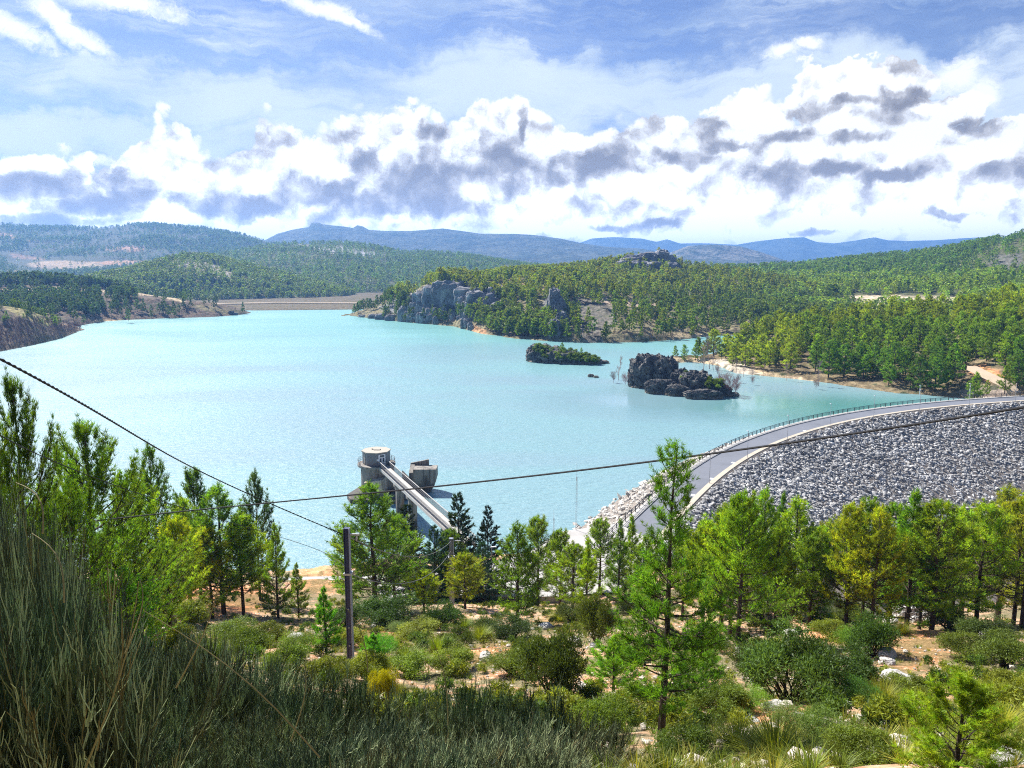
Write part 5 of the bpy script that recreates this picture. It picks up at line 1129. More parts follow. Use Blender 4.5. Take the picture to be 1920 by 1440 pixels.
# scrub on the two islands
SC = []
for k in range(4):
    _, l_ = bush(180 + k, .8, 1.0, 160, .16, .07, clumps=6); V_, C_ = l_.arr(); SC.append((V_, C_, l_.faces(3)[0]))
pp_ = []
for (px, pb, pt, w_, Yd, n_) in [(1035, 672, 654, 44, 409, 60), (1060, 676, 659, 40, 405, 70), (1085, 678, 665, 38, 403, 60), (1108, 680, 671, 34, 402, 45), (1015, 662, 649, 30, 412, 26), (1340, 728, 714, 30, 301, 26), (1290, 716, 700, 30, 308, 12)]:
    for i in range(n_):
        x_ = px + rr.uniform(-.5, .5) * w_; y_ = rr.uniform(pt, pb); pp_.append(WY(x_, y_, Yd - 4 + (pb - y_) * .35 + rr.uniform(-1, 1)))
pp_ = np.array(pp_); merged('island_scrub', SC, pp_ + [0, -1.5, .1], rr.uniform(1.2, 3.0, len(pp_)), np.array([.75, .95, .5]) * rr.uniform(.6, 1.5, (len(pp_), 1)), M['leaf'], rr, kind='stuff', label='dark scrub growing over the rock islands')
# ---------------------------------------------------------------- pines on the near slope
NT = {}
def ptype(key):
    if key in NT: return NT[key]
    k = key
    if k == 'tall': w_, l_ = pine(11, 8, .16, .20, [(0, .55), (.08, .9), (.2, 1.0), (.36, .98), (.47, .70), (.56, .40), (.68, .38), (.8, .42), (.9, .36), (1, .10)], nb=70, ntw=12, ntf=4, nn=11, nl=.15, nw=.018, e0=(0, 40), curve=34, lean=.03, tr=.10, dead=.25, spread=.85)
    elif k == 'near1': w_, l_ = pine(12, 7, .12, .26, ROUND, nb=58, ntw=13, ntf=4, nn=12, nl=.15, nw=.016, e0=(10, 55), curve=40, tr=.09, spread=.6)
    elif k == 'near2': w_, l_ = pine(13, 7, .05, .34, ROUND, nb=64, ntw=13, ntf=4, nn=12, nl=.13, nw=.018, e0=(8, 60), curve=45, tr=.09, spread=.6)
    elif k == 'young': w_, l_ = pine(14, 3, .06, .42, ROUND, nb=54, ntw=12, ntf=4, nn=16, nl=.10, nw=.011, e0=(15, 65), curve=35, tr=.05, spread=.8)
    elif k in ('a', 'b', 'c', 'd'):
        i = 'abcd'.index(k); w_, l_ = pine(20 + i, 8, [.14, .10, .20, .08][i], [.25, .29, .27, .22][i], [ROUND, None, ROUND, CONE][i], nb=74, ntw=12, ntf=3, nn=9, nl=.23, nw=.036, e0=(4, 52), curve=34, dead=.5, tr=.12, spread=.75)
    elif k in ('fir', 'fir2'):
        w_, l_ = pine(31 if k == 'fir' else 32, 9, .04, .30, CONE, nb=92, ntw=12, ntf=3, nn=9, nl=.27, nw=.065, e0=(-2, 30), curve=14, flat=.2, spread=.45, tr=.13)
    elif k == 'flat': w_, l_ = pine(41, 4, .30, .55, [(0, .7), (.4, 1.), (.8, .8), (1, .5)], nb=44, ntw=11, ntf=3, nn=11, nl=.13, nw=.016, e0=(5, 40), curve=20, lean=.35, tr=.07, spread=.7)
    elif k == 'poor': w_, l_ = pine(51, 8, .16, .30, ROUND, nb=52, ntw=8, ntf=2, nn=7, nl=.20, nw=.024, e0=(-5, 45), curve=30, dead=1.3, tr=.12)
    H = {'fir': 9, 'fir2': 9, 'near1': 7, 'near2': 7, 'young': 3, 'flat': 4}.get(k, 8)
    mat = M['fir'] if k.startswith('fir') else M['needles']
    V_ = np.concatenate([x for x in l_.V]); H = float(np.percentile(V_[:, 2], 99.9)); Rr = float(np.percentile(np.hypot(V_[:, 0], V_[:, 1]), 98.5))
    NT[key] = (w_.mesh('trunk', M['bark']), l_.mesh('crown', mat), H, Rr); return NT[key]
def plant(kind, px, pb, pt, wpx, col, label, Y=None, rz=0.0, group=None, name='pine_tree'):
    """put a tree so that its foot and top meet the given pixels; wpx = crown width in photo pixels"""
    wm, lm, H0, R0 = ptype(kind)
    if Y is None: p = ground_hit(px, pb)
    else: x = float(WY(px, pb, Y)[0]); p = np.array([x, Y, float(gz(x, Y))])
    H = float(WY(px, pt, p[1])[2]) - p[2]; s = H / H0; w = wpx * np.linalg.norm(p - [0, 0, EYE]) / F_PX / 2 / R0
    w = float(np.clip(w, s * .55, s * 1.7))
    return tree_thing(name, wm, lm, p - [0, 0, .05], rz, (w, w, s), col, label, group=group)
YG = (1.65, 1.42, .7); LG = (1.30, 1.38, .75); MG = (.95, 1.1, .7); DG = (.40, .55, .60); OL = (1.45, 1.22, .65); VG = (.85, 1.35, .7); GG = (.95, 1.0, 1.2)
trees = [
 ('tall', 1238, 1402, 822, 205, (.58, .88, .60), 'tall slender pine in the foreground with a sparse narrow top'),
 ('c', 1317, 1186, 975, 110, LG, 'slim green pine just right of the tall foreground pine'),
 ('a', 1352, 1180, 950, 120, MG, 'leaning pine in the clump right of the tall foreground pine'),
 ('c', 1368, 1200, 935, 120, LG, 'second straight pine in the clump right of the tall one'),
 ('a', 1383, 1212, 918, 130, (.95, 1.2, .75), 'tallest pine of the clump, its round top below the dam face'),
 ('b', 1425, 1120, 912, 100, (.9, 1.15, .75), 'bright green pine crown behind the clump, in front of the rock slope', 62),
 ('b', 1488, 1085, 930, 130, LG, 'full green pine in front of the foot of the rock slope', 66),
 ('d', 1462, 1085, 922, 62, (.5, .75, .6), 'dark narrow pine between two brighter crowns under the rock slope', 74),
 ('flat', 1440, 1196, 1070, 150, (1.05, 1.25, .85), 'low spreading pine with a curved leaning trunk'),
 ('c', 1549, 1142, 975, 100, YG, 'yellow green pine with a thin straight trunk, right of the low spreading pine'),
 ('a', 1590, 1110, 940, 100, YG, 'yellowish pine under the left end of the service road', 60),
 ('b', 1640, 1100, 945, 110, OL, 'olive pine in the row right of the service road gap', 58),
 ('poor', 1662, 1120, 985, 130, (.8, .8, .95), 'greyish thin crowned pine with many dead lower branches'),
 ('d', 1705, 1105, 918, 120, (.8, 1.1, .7), 'dense round topped green pine against the middle of the rock slope', 60),
 ('c', 1688, 1130, 1035, 70, YG, 'small yellow green pine in front of the grey crowned one'),
 ('a', 1752, 1120, 935, 130, LG, 'broad light green pine right of the dense round topped one', 58),
 ('poor', 1745, 1135, 1000, 130, (.9, .85, .8), 'pine with reddish dead lower branches'),
 ('c', 1800, 1168, 958, 120, (1.05, 1.15, 1.0), 'pale green pine with a dark leaning trunk'),
 ('b', 1870, 1165, 910, 150, OL, 'big olive green pine near the right edge'),
 ('poor', 1915, 1175, 985, 120, (.8, .8, .8), 'thin brownish pine at the very right edge'),
 ('a', 1835, 1115, 940, 110, LG, 'light pine crown behind the big olive one', 64),
 ('b', 1960, 1160, 900, 150, LG, 'pine cut by the right edge of the picture'),
 ('c', 1535, 1100, 985, 80, LG, 'pine crown behind the low spreading one', 66),
 ('d', 1182, 1112, 965, 66, MG, 'narrow green pine left of the tall foreground pine'),
 ('d', 1160, 1105, 972, 60, (.7, .9, .75), 'narrow pine behind, second left of the tall foreground pine', 80),
 ('a', 1124, 1112, 970, 80, MG, 'green pine in front of the start of the dam road'),
 ('c', 1280, 1130, 985, 80, MG, 'pine half hidden behind the tall foreground pine', 64),
 ('b', 1210, 1120, 1000, 90, MG, 'pine crown between the tall trunk and the narrow pines', 70),
 ('a', 1330, 1105, 975, 90, LG, 'light green crown showing between the clump and the tall pine', 70),
 ('c', 1400, 1110, 945, 90, (.8, 1.05, .7), 'green crown filling the back of the clump', 72),
 ('b', 1455, 1120, 985, 90, LG, 'light crown low behind the clump', 60),
 ('a', 1520, 1120, 1000, 90, MG, 'green crown low between the two full pines', 62),
 ('c', 1620, 1105, 930, 90, (1.1, 1.25, .75), 'green crown reaching the service road', 66),
 ('a', 1670, 1100, 940, 90, (.9, 1.15, .75), 'green crown left of the dense round topped pine', 66),
 ('c', 1730, 1100, 955, 90, YG, 'yellowish crown just right of the dense round topped pine', 66),
 ('b', 1790, 1105, 945, 100, LG, 'light crown between the pale green pine and the broad one', 68),
 ('a', 1905, 1120, 930, 100, OL, 'olive crown behind the big olive pine', 66),
 ('a', 1050, 1125, 990, 80, MG, 'dark crown beside the pale green pine', 84),
 ('d', 1100, 1130, 1010, 60, LG, 'small light pine in front of the apron', 72),
 ('near2', 235, 1200, 985, 150, (1.2, 1.3, .7), 'bright yellow green pine filling the gap left of the yellow pine', 36),
 ('near1', 320, 1180, 1010, 110, (1.1, 1.25, .75), 'green pine in front of the yellow pine', 38),
 ('near2', 150, 1200, 830, 150, (.8, 1.05, .8), 'green pine behind the tall broom, right of the edge pines', 32),
 ('c', 455, 1120, 960, 100, LG, 'light green crown right of the dark trunked pine', 66),
 ('b', 355, 1110, 930, 110, LG, 'light green crown behind the yellow pine', 70),
 ('a', 655, 1135, 985, 80, LG, 'light crown between the near pole and the large dense pine', 84),
 ('c', 740, 1130, 960, 100, (.9, 1.15, .7), 'right half of the dense green mass under the footbridge', 82),
 ('a', 845, 1130, 990, 80, (.7, .9, .65), 'dark green pine behind the further pole', 92),
 ('a', 1074, 1142, 1018, 95, LG, 'pale green pine in front of the white concrete apron'),
 ('b', 970, 1180, 978, 120, (.75, .95, .7), 'dark green pine with a straight trunk right of the street lamp'),
 ('a', 1008, 1135, 965, 90, (.9, 1.0, .75), 'pine rising behind the dark straight one'),
 ('c', 872, 1142, 1035, 84, YG, 'yellow green pine right of the further utility pole'),
 ('c', 795, 1152, 1066, 72, (1.7, 1.6, .6), 'small bright yellow green pine left of the further utility pole'),
 ('b', 703, 1150, 903, 172, (.72, 1.0, .65), 'large dense green pine hiding the foot of the intake tower'),
 ('fir', 765, 1100, 945, 110, (1, 1, 1), 'dark bushy conifer below the footbridge', 98),
 ('fir', 860, 1100, 925, 112, (1.1, 1.2, 1), 'dark layered fir with a pointed top', 96),
 ('fir2', 915, 1105, 948, 88, (.7, .7, .9), 'nearly black layered fir right of the pointed one', 98),
 ('fir2', 815, 1115, 985, 96, (1.6, 2.0, 2.6), 'bluish green conifer behind the hanging cables', 90),
 ('fir', 905, 1130, 1015, 84, (1.5, 1.9, 2.4), 'small bluish conifer beside the yellow green pine', 88),
 ('d', 612, 1228, 1098, 72, (.75, 1.5, .55), 'small vivid green pine left of the near utility pole'),
 ('b', 420, 1152, 905, 140, (.68, .95, .72), 'green pine with a dark trunk standing on bare ochre ground'),
 ('d', 522, 1160, 980, 70, MG, 'narrow pine by the bare ochre ground, right of the dark trunk'),
 ('d', 560, 1158, 1055, 52, (1, 1.1, .9), 'small thin pine nearest the sandy clearing'),
 ('b', 487, 1100, 880, 78, DG, 'dark pine with its top against the lake, left of the crossing cables', 78),
 ('a', 374, 1080, 873, 84, DG, 'dark round pine with its top against the lake', 74),
 ('b', 296, 1060, 830, 104, (.5, .72, .6), 'dark pine behind the left group with its top against the lake', 60),
 ('c', 338, 1120, 965, 90, (1.7, 1.5, .6), 'yellow pine behind the left bushes', 56),
 ('a', 395, 1100, 985, 90, YG, 'yellow green crown behind the dark trunked pine', 64),
 ('near1', 185, 1180, 785, 190, (.78, 1.0, .85), 'big loose pine at left with upright branch tips', 27),
 ('near2', 262, 1180, 880, 190, (.95, 1.15, .85), 'wide bright pine left of the ochre clearing', 31),
 ('near2', 240, 1230, 1062, 190, (.75, 1.25, .8), 'low green pine above the broom at left', 25),
 ('near1', 70, 1250, 698, 130, (.60, .80, .75), 'dark pine near the left edge with its tip against the bright water', 20),
 ('near1', -5, 1250, 640, 150, (.75, .88, .65), 'pine cut by the left edge of the picture', 19),
 ('near2', 20, 1200, 850, 180, (.7, .9, .8), 'low dark pine behind the broom at the left edge', 24),
 ('near2', 150, 1240, 900, 180, (.55, .75, .6), 'dark bushy pine behind the tall broom', 22),
 ('young', 1790, 1480, 1250, 260, (1.15, 1.2, .55), 'young bushy pine in the bottom right corner'),
 ('young', 700, 1235, 1185, 62, (.8, 1.6, .6), 'tiny bright green pine right of the near pole'),
 ('young', 1150, 1300, 1190, 110, (.9, 1.3, .7), 'young pine left of the tall foreground trunk'),
 ('young', 1300, 1320, 1180, 130, (.75, 1.1, .7), 'young pine right of the tall foreground trunk'),
]
for k, t in enumerate(trees):
    kd, px, pb, pt, w_, c, lb = t[:7]; Yd = t[7] if len(t) > 7 else None
    plant(kd, px, pb, pt, w_, c, lb, Yd, rz=(k * 2.1) % 6.28 if kd != 'tall' else 0.0, name='fir_tree' if kd.startswith('fir') else 'pine_tree')

# ---------------------------------------------------------------- shrubs, tussocks, broom
def sized(mb_list):
    V_ = np.concatenate([m.arr()[0] for m in mb_list]); return float(np.percentile(V_[:, 2], 99.5)), float(np.percentile(np.hypot(V_[:, 0], V_[:, 1]), 98))
BU = []
for k in range(5):
    w_, l_ = bush(100 + k, .8, 1.1, 4200, .040 if k < 3 else .028, .014 if k < 3 else .008, clumps=16 + 3 * k, spiky=[.4, .8, .6, .9, .5][k]); BU.append((w_.mesh('stems', M['bark']), l_.mesh('foliage', M['leaf']), *sized([l_])))
TU = [tussock(120 + k, .55, .7, 900, .0035, (1.4, 1.3, 1.1)) for k in range(3)]; TUM = [(t.mesh('tussock', M['leaf']), *sized([t])) for t in TU]
def shrub(px, pb, pt, wpx, k, col, label, group=None):
    p = ground_hit(px, pb); w_, l_, H0, R0 = BU[k]; D = np.linalg.norm(p - [0, 0, EYE]); s = (float(WY(px, pt, p[1])[2]) - p[2]) / H0; w = wpx * D / F_PX / 2 / R0
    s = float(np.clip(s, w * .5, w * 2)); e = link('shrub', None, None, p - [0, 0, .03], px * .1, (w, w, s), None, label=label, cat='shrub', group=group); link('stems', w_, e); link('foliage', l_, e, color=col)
SH_ = [
 (250, 1200, 1140, 100, 4, (1.2, 1.5, .5), 'bright green bush right of the tall broom'), (340, 1180, 1130, 90, 0, (1.3, 1.3, .5), 'yellow green bush in front of the yellow pine'), (430, 1200, 1165, 80, 2, (.9, 1.1, .5), 'green bush below the light green crown'), (500, 1210, 1170, 80, 0, (1.2, 1.2, .5), 'yellow green bush left of the vivid little pine'), (560, 1235, 1190, 80, 4, (1.1, 1.4, .5), 'light green bush beside the vivid little pine'),
 (650, 1215, 1180, 70, 0, (1.4, 1.3, .45), 'yellow green bush behind the near pole'), (690, 1275, 1225, 90, 0, (1.5, 1.5, .5), 'yellow green bush right of the near pole foot'), (770, 1270, 1230, 90, 2, (1.0, 1.2, .5), 'green bush behind the broom at the middle'), (850, 1260, 1222, 90, 0, (1.2, 1.3, .5), 'light bush left of the pinkish boulder'), (960, 1265, 1225, 90, 2, (.9, 1.0, .45), 'green bush right of the pinkish boulder'),
 (1060, 1260, 1220, 70, 0, (1.2, 1.2, .5), 'light bush above the dark juniper by the broom'), (1180, 1240, 1195, 80, 0, (1.0, 1.2, .5), 'green bush under the tall pine crown at left'), (1560, 1200, 1165, 70, 0, (1.3, 1.3, .5), 'yellow green bush above the bare ochre patch'), (1470, 1235, 1200, 70, 0, (1.4, 1.35, .5), 'yellowish bush above the large juniper'), (1400, 1330, 1290, 80, 4, (.9, 1.3, .5), 'green bush left of the silvery bush'),
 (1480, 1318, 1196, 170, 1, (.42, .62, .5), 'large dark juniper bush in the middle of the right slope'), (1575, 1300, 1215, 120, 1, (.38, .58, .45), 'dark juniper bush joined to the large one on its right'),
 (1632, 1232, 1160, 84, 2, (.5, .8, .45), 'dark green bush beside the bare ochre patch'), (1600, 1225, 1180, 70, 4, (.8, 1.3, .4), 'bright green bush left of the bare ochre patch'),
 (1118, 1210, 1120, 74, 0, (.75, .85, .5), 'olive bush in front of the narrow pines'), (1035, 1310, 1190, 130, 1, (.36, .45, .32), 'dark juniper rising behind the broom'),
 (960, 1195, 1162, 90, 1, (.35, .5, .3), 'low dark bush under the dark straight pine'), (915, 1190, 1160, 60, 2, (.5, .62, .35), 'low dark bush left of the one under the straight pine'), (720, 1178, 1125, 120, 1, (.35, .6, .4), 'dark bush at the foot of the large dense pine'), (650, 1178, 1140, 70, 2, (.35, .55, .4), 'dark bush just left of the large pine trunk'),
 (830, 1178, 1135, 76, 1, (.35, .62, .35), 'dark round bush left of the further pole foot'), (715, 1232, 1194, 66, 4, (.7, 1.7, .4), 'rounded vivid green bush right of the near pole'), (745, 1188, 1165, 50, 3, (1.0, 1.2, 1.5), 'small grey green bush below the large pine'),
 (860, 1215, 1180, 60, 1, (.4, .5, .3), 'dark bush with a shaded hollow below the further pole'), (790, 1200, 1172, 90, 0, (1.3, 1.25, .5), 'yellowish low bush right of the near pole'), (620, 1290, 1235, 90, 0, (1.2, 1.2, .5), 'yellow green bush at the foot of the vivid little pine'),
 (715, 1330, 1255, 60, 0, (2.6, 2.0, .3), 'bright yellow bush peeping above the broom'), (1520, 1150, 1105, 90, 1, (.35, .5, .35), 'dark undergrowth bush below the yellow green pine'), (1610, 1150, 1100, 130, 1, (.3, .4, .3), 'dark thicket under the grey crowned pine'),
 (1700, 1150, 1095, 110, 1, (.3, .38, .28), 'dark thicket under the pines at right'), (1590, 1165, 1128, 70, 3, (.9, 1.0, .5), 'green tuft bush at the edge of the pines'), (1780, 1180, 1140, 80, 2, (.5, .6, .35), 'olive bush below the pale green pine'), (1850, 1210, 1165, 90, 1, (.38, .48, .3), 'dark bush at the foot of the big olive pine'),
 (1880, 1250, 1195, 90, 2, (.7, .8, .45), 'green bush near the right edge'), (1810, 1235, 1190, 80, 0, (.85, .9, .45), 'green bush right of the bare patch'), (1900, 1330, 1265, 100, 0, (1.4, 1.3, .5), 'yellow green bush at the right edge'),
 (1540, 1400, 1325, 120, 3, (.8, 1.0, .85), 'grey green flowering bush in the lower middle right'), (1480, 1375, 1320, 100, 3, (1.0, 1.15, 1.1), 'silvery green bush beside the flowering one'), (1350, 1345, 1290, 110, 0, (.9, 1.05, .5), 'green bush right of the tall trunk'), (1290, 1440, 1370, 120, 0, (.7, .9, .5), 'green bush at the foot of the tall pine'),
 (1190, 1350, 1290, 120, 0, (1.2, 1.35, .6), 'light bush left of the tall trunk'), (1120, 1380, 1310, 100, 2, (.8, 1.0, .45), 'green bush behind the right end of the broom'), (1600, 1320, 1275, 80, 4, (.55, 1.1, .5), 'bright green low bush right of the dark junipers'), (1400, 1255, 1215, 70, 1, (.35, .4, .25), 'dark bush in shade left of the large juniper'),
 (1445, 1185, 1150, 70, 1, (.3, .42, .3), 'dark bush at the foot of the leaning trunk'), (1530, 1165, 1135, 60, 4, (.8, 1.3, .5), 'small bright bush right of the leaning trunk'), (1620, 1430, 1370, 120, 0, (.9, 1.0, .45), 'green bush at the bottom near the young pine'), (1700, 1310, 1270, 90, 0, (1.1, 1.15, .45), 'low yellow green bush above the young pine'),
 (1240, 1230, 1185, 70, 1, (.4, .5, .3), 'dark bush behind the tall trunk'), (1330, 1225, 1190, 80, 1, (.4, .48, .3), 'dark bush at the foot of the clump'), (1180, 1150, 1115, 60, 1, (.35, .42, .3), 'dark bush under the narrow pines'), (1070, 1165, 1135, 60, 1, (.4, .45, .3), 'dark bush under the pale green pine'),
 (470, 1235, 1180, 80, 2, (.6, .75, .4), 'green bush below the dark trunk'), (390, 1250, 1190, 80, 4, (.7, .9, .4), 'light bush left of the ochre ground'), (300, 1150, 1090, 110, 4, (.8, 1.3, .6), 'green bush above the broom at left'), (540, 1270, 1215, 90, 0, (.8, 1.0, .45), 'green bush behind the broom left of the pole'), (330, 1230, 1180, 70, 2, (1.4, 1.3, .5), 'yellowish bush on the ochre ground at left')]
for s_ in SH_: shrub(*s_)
tus = [(1455, 1425, 1355, 190, (1.1, 1.15, .6), 'large arching grass tussock at the bottom right of centre'), (1600, 1160, 1122, 80, (.75, .9, .4), 'grass tussock below the yellowish pines'), (1655, 1320, 1270, 80, (1.3, 1.2, .6), 'grass tussock beside the largest boulder'), (870, 1178, 1155, 60, (.9, 1.1, .4), 'grass tuft at the foot of the further pole'),
       (900, 1200, 1170, 60, (1.2, 1.25, .5), 'yellowish grass tuft below the further pole'), (1385, 1405, 1345, 120, (1.0, 1.1, .55), 'grass tussock left of the large arching one'), (1050, 1165, 1140, 60, (1.3, 1.3, .5), 'light grass tuft right of the dark straight pine'), (820, 1225, 1190, 80, (1.0, 1.2, .45), 'green grass tuft behind the middle of the broom'),
       (760, 1240, 1205, 80, (1.1, 1.3, .5), 'grass tuft behind the broom right of the near pole'), (1870, 1380, 1310, 120, (1.6, 1.4, .5), 'yellow tall grass at the right edge'), (1690, 1190, 1160, 50, (.9, .9, .4), 'tuft between the white boulders')]
for px, pb, pt, w_, c, lb in tus:
    p = ground_hit(px, pb); k = px % 3; me, H0, R0 = TUM[k]; D = np.linalg.norm(p - [0, 0, EYE]); link('grass_tussock', me, None, p - [0, 0, .02], px * .3, (w_ * D / F_PX / 2 / R0,) * 2 + ((float(WY(px, pt, p[1])[2]) - p[2]) / H0,), c, label=lb, cat='grass')
rg = np.random.default_rng(11)
# boulders
BL = [(1700, 1160, 44, 24, 'largest white boulder on the right slope'), (1733, 1158, 22, 14, 'white boulder right of the largest'), (1718, 1168, 20, 13, 'small white boulder below the largest'), (1668, 1168, 26, 13, 'grey boulder left of the largest white one'), (1752, 1168, 30, 10, 'flat pale boulder right of the white ones'),
      (1686, 1290, 62, 30, 'broad grey streaked boulder above the young pine'), (1663, 1234, 34, 20, 'grey boulder at the lower edge of the ochre patch'), (1663, 1246, 26, 14, 'pale stone below the grey boulder at the ochre patch'), (1530, 1238, 34, 18, 'pale boulder showing through the bushes'), (1484, 1192, 26, 12, 'grey boulder near the leaning trunk'),
      (1560, 1145, 24, 12, 'grey boulder below the yellow green pine'), (1420, 1284, 22, 18, 'round pale stone in front of the dark juniper'), (1388, 1225, 24, 12, 'dark grey stone below the clump'), (1585, 1330, 22, 18, 'round pale stone in the lower bushes'), (1645, 1362, 30, 24, 'angular white stone left of the young pine'), (1455, 1330, 44, 16, 'flat white stone left of the silvery bush'),
      (1400, 1355, 50, 14, 'flat pale stone at the foot of the green bush'), (1096, 1300, 26, 22, 'grey boulder just above the broom'), (1848, 1198, 22, 14, 'white stone near the right edge'), (1022, 1180, 28, 14, 'grey boulder right of the dark straight pine'), (1078, 1210, 22, 20, 'pale boulder left of the olive bush'), (1112, 1215, 18, 12, 'small white stone beside the olive bush'),
      (905, 1196, 20, 12, 'small pale boulder below the further pole'), (705, 1178, 26, 12, 'pinkish boulder under the large pine'), (835, 1180, 12, 8, 'tiny white stone by the dark round bush'), (910, 1238, 30, 18, 'pinkish boulder in the bare patch behind the broom'), (1276, 1270, 40, 18, 'pale rock behind the tall trunk'), (1300, 1300, 30, 12, 'pale flat rock right of the tall trunk'),
      (555, 1200, 30, 14, 'white stone below the small thin pine'), (640, 1195, 18, 10, 'small stone left of the near pole'), (1890, 1436, 64, 30, 'white topped stone in the bottom right corner'), (1360, 1390, 26, 12, 'small stone below the green bush'), (1500, 1440, 30, 14, 'small ochre stone at the bottom edge')]
RK = []
for k in range(5):
    mb = MB(); rock(mb, (0, 0, .28), (1, .9, .75), 600 + k, 4, .34); RK.append(mb.mesh('boulder', M['boulder']))
for k, (px, pb, w_, h_, lb) in enumerate(BL):
    p = ground_hit(px, pb); D = np.linalg.norm(p - [0, 0, EYE]); q = D / F_PX; s = w_ * q * .95; link('boulder', RK[k % 5], None, p - [0, 0, .05], k * 1.7, (s, s * .85, h_ * q * 1.35), None, label=lb, cat='rock')
# ground clutter
def place_near(n, ymin, ymax, pw=1.0, xs=1.0):
    y = ymin + (ymax - ymin) * rg.random(n) ** pw; x = (rg.random(n) * 2 - 1) * (y * .74 + 3) * xs; return np.column_stack([x, y, gz(x, y)])
ST = []
for k in range(4):
    mb = MB(); rock(mb, (0, 0, .25), (1, .8, .6), 700 + k, 1, .3); V_, C_ = mb.arr(); ST.append((V_, C_, mb.faces(3)[0]))
P_ = place_near(11000, 9, 75, 1.35); cl = sstep(fbm(P_[:, :2] / 5, 44, 3), -.1, .35); P_ = P_[rg.random(len(P_)) < .15 + .85 * cl]
merged('loose_stones', ST, P_, rg.uniform(.05, .17, len(P_)) * (1 + rg.random(len(P_)) ** 7 * 2.0), rg.uniform(.7, 1.3, (len(P_), 1)) * np.array([1.05, .98, .9]), M['boulder'], rg, kind='stuff', label='loose pale stones strewn over the slope')
GT = []
for k in range(4):
    mb = tussock(150 + k, 1.0, 1.2, 46, .016); V_, C_ = mb.arr(); GT.append((V_, C_, mb.faces(4)[0]))
P_ = place_near(14000, 8, 82, 1.3); cl = sstep(fbm(P_[:, :2] / 6, 45, 3), -.35, .25)
px, py = proj(P_); bare_ = hole(px, py, [(1720, 1205, 60, 36, 10), (600, 1085, 45, 26), (380, 1120, 70, 24), (450, 1125, 60, 26), (370, 1200, 60, 20), (900, 1170, 40, 10), (915, 1225, 60, 16), (1440, 1340, 60, 26), (1290, 1285, 70, 25), (1400, 1260, 40, 22), (560, 1110, 50, 30), (1660, 1215, 60, 24)], 1, .22)
P_ = P_[rg.random(len(P_)) < (.25 + .75 * cl) * bare_]
tn = np.where(rg.random((len(P_), 1)) < .35, [2.0, 1.6, 1.0], [.95, 1.05, .55]) * rg.uniform(.6, 1.3, (len(P_), 1))
merged('dry_grass', GT, P_, rg.uniform(.18, .42, len(P_)), tn, M['leaf'], rg, kind='stuff', label='short dry grass and herbs covering the slope')
LB = []
for k in range(4):
    _, l_ = bush(170 + k, .8, 1.0, 190, .13, .05, clumps=7); V_, C_ = l_.arr(); LB.append((V_, C_, l_.faces(3)[0]))
P_ = place_near(2300, 14, 95, 1.15); cl = sstep(fbm(P_[:, :2] / 7, 46, 3), -.2, .3); px, py = proj(P_)
P_ = P_[rg.random(len(P_)) < (.2 + .8 * cl) * hole(px, py, [(1720, 1205, 60, 36, 10), (600, 1085, 45, 26), (380, 1120, 70, 24), (915, 1225, 60, 16), (1440, 1340, 50, 26), (560, 1110, 50, 30), (1660, 1215, 60, 24)], 1, .10)]
tn = np.where(rg.random((len(P_), 1)) < .45, [1.25, 1.2, .5], [.5, .7, .4]) * rg.uniform(.6, 1.4, (len(P_), 1))
merged('ground_cover', LB, P_, rg.uniform(.35, 1.0, len(P_)), tn, M['leaf'], rg, kind='stuff', label='low thyme and gorse cushions covering the slope')
# broom bushes along the bottom left
BR_ = [broom(200 + k, 1.6, 1.5 + .1 * k, [115, 130, 105, 125, 115][k], 25, .0052, [.0, .15, .05, .25, .1][k], [(1.1, 1.15, 1), (.85, 1.05, .95), (1.2, 1.1, .85), (.75, .95, .85), (1.1, 1.0, .85)][k]) for k in range(5)]
BRM = [(b.mesh('broom', M['twig']), *sized([b])) for b in BR_]
def prof_top(px): return float(np.interp(px, [-60, 0, 50, 85, 115, 150, 230, 300, 350, 420, 520, 600, 660, 760, 860, 960, 1040, 1100, 1150, 1200], [960, 930, 915, 975, 1110, 1180, 1215, 1205, 1185, 1225, 1245, 1280, 1295, 1300, 1290, 1300, 1305, 1330, 1370, 1410]))
rb = np.random.default_rng(23); brooms = []
names = {0: 'rear row', 1: 'second row', 2: 'third row', 3: 'front row', 4: 'nearest row'}
ords = ['at the left edge', 'second from the left edge', 'third from the left edge', 'fourth from the left edge', 'fifth from the left', 'sixth from the left', 'seventh from the left', 'eighth from the left', 'ninth from the left', 'tenth from the left', 'eleventh from the left', 'twelfth from the left', 'thirteenth from the left', 'fourteenth from the left', 'fifteenth from the left', 'sixteenth from the left']
for row, (Yd, x0, x1, st, add) in enumerate([(10.4, -60, 1130, 84, 0), (9.0, -20, 1120, 92, 55), (7.7, -70, 1090, 100, 120), (6.6, -30, 1060, 108, 180), (5.6, -60, 900, 125, 250)]):
    for i, px in enumerate(np.arange(x0, x1, st)):
        p_ = px + rb.uniform(-18, 18); tp = prof_top(p_) + add * (1 if p_ > 140 else .9) + rb.uniform(-14, 22); brooms.append((p_, Yd + rb.uniform(-.35, .35), min(tp, 1425), 'in the ' + names[row] + ', ' + ords[i]))
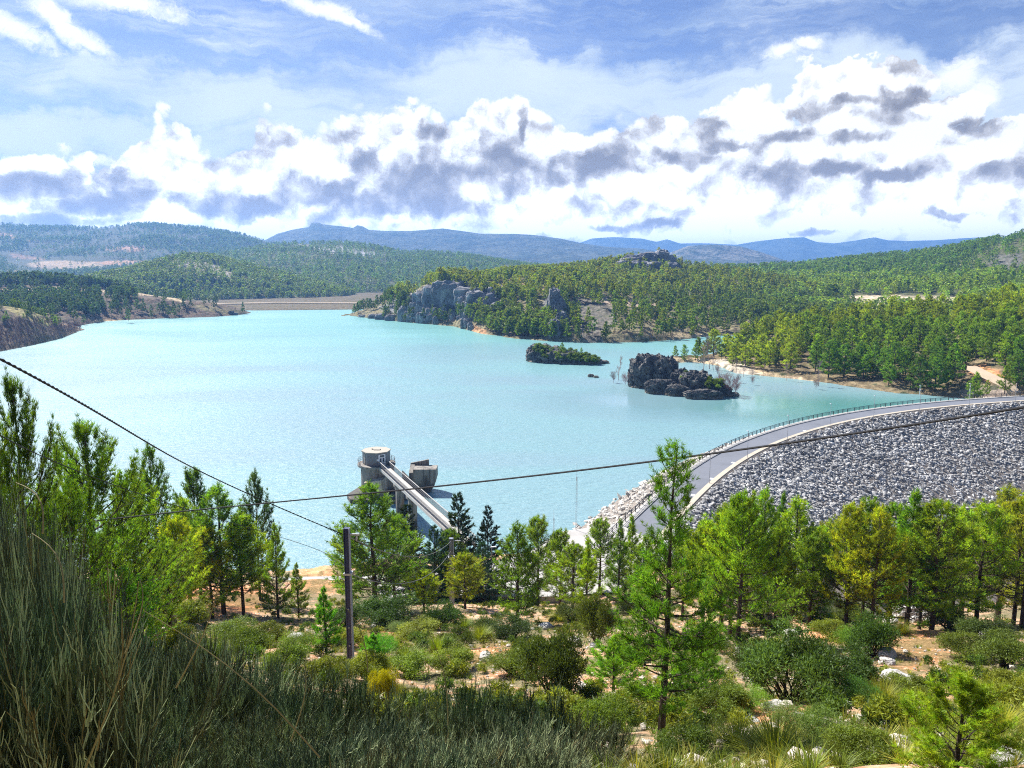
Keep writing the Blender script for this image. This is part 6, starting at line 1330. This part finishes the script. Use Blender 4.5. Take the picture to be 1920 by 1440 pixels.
for k, (px, Yd, pt, lb) in enumerate(brooms):
    x = float(WY(px, 1000, Yd)[0]); z = float(gz(x, Yd)); me, H0, R0 = BRM[k % 5]; s = (float(WY(px, pt, Yd)[2]) - z + .05) / H0; s = max(s, .38); w = np.clip(s ** .5 * .85, .55, .95) if pt > 1100 else .60
    link('broom_bush', me, None, (x, Yd, z - .05), k * 1.9, (w, w, s), None, label='rush stemmed broom bush ' + lb, cat='shrub', group='broom bushes along the bottom of the view')
# a few long dry canes standing out of the broom
cn = MB(); Cn = []
for (xa, ya, xb, yb, Yd) in [(330, 1290, 410, 1240 - 150, 4.6), (600, 1420, 270, 1145, 4.4), (160, 1440, 260, 1090, 3.6), (235, 1225, 262, 1085, 4.4), (545, 1390, 570, 1240, 5.5), (690, 1260, 640, 1130, 6.5), (840, 1360, 800, 1180, 6.8), (80, 1000, 30, 905, 4.0), (120, 1130, 60, 1000, 3.8)]:
    a, b = WY(xa, ya, Yd), WY(xb, yb, Yd + .2); t = np.linspace(0, 1, 8)[:, None]; c_ = a * (1 - t) + b * t + np.array([.06, 0, .05]) * np.sin(t * PI); Cn.append(c_)
tubes(cn, np.array(Cn), .0042 * np.linspace(1.3, .5, 8)[None] * np.ones((len(Cn), 1)), 5)
cn.build('dry_stalks', M['straw'], kind='stuff', label='long dry stalks leaning out of the broom')
# ---------------------------------------------------------------- haze
hz = MB(); box(hz, (0, 4200, 165), (26000, 13000, 420)); hzo = hz.mesh('haze', [])
hm = bpy.data.materials.new('haze_air'); hm.use_nodes = True; g = G(hm.node_tree); g.n.clear(); o_ = g.node('ShaderNodeOutputMaterial'); v_ = g.node('ShaderNodeVolumePrincipled')
v_.inputs['Color'].default_value = (0.20, 0.45, 1.0, 1); v_.inputs['Density'].default_value = HAZE_DENSITY; v_.inputs['Anisotropy'].default_value = 0.3
hm.cycles.volume_sampling = 'DISTANCE'; hm.cycles.homogeneous_volume = True; g.l.new(v_.outputs[0], o_.inputs['Volume']); hzo.materials.append(hm); link('haze', hzo, None, kind='stuff', label='pale blue air that fades the far hills')
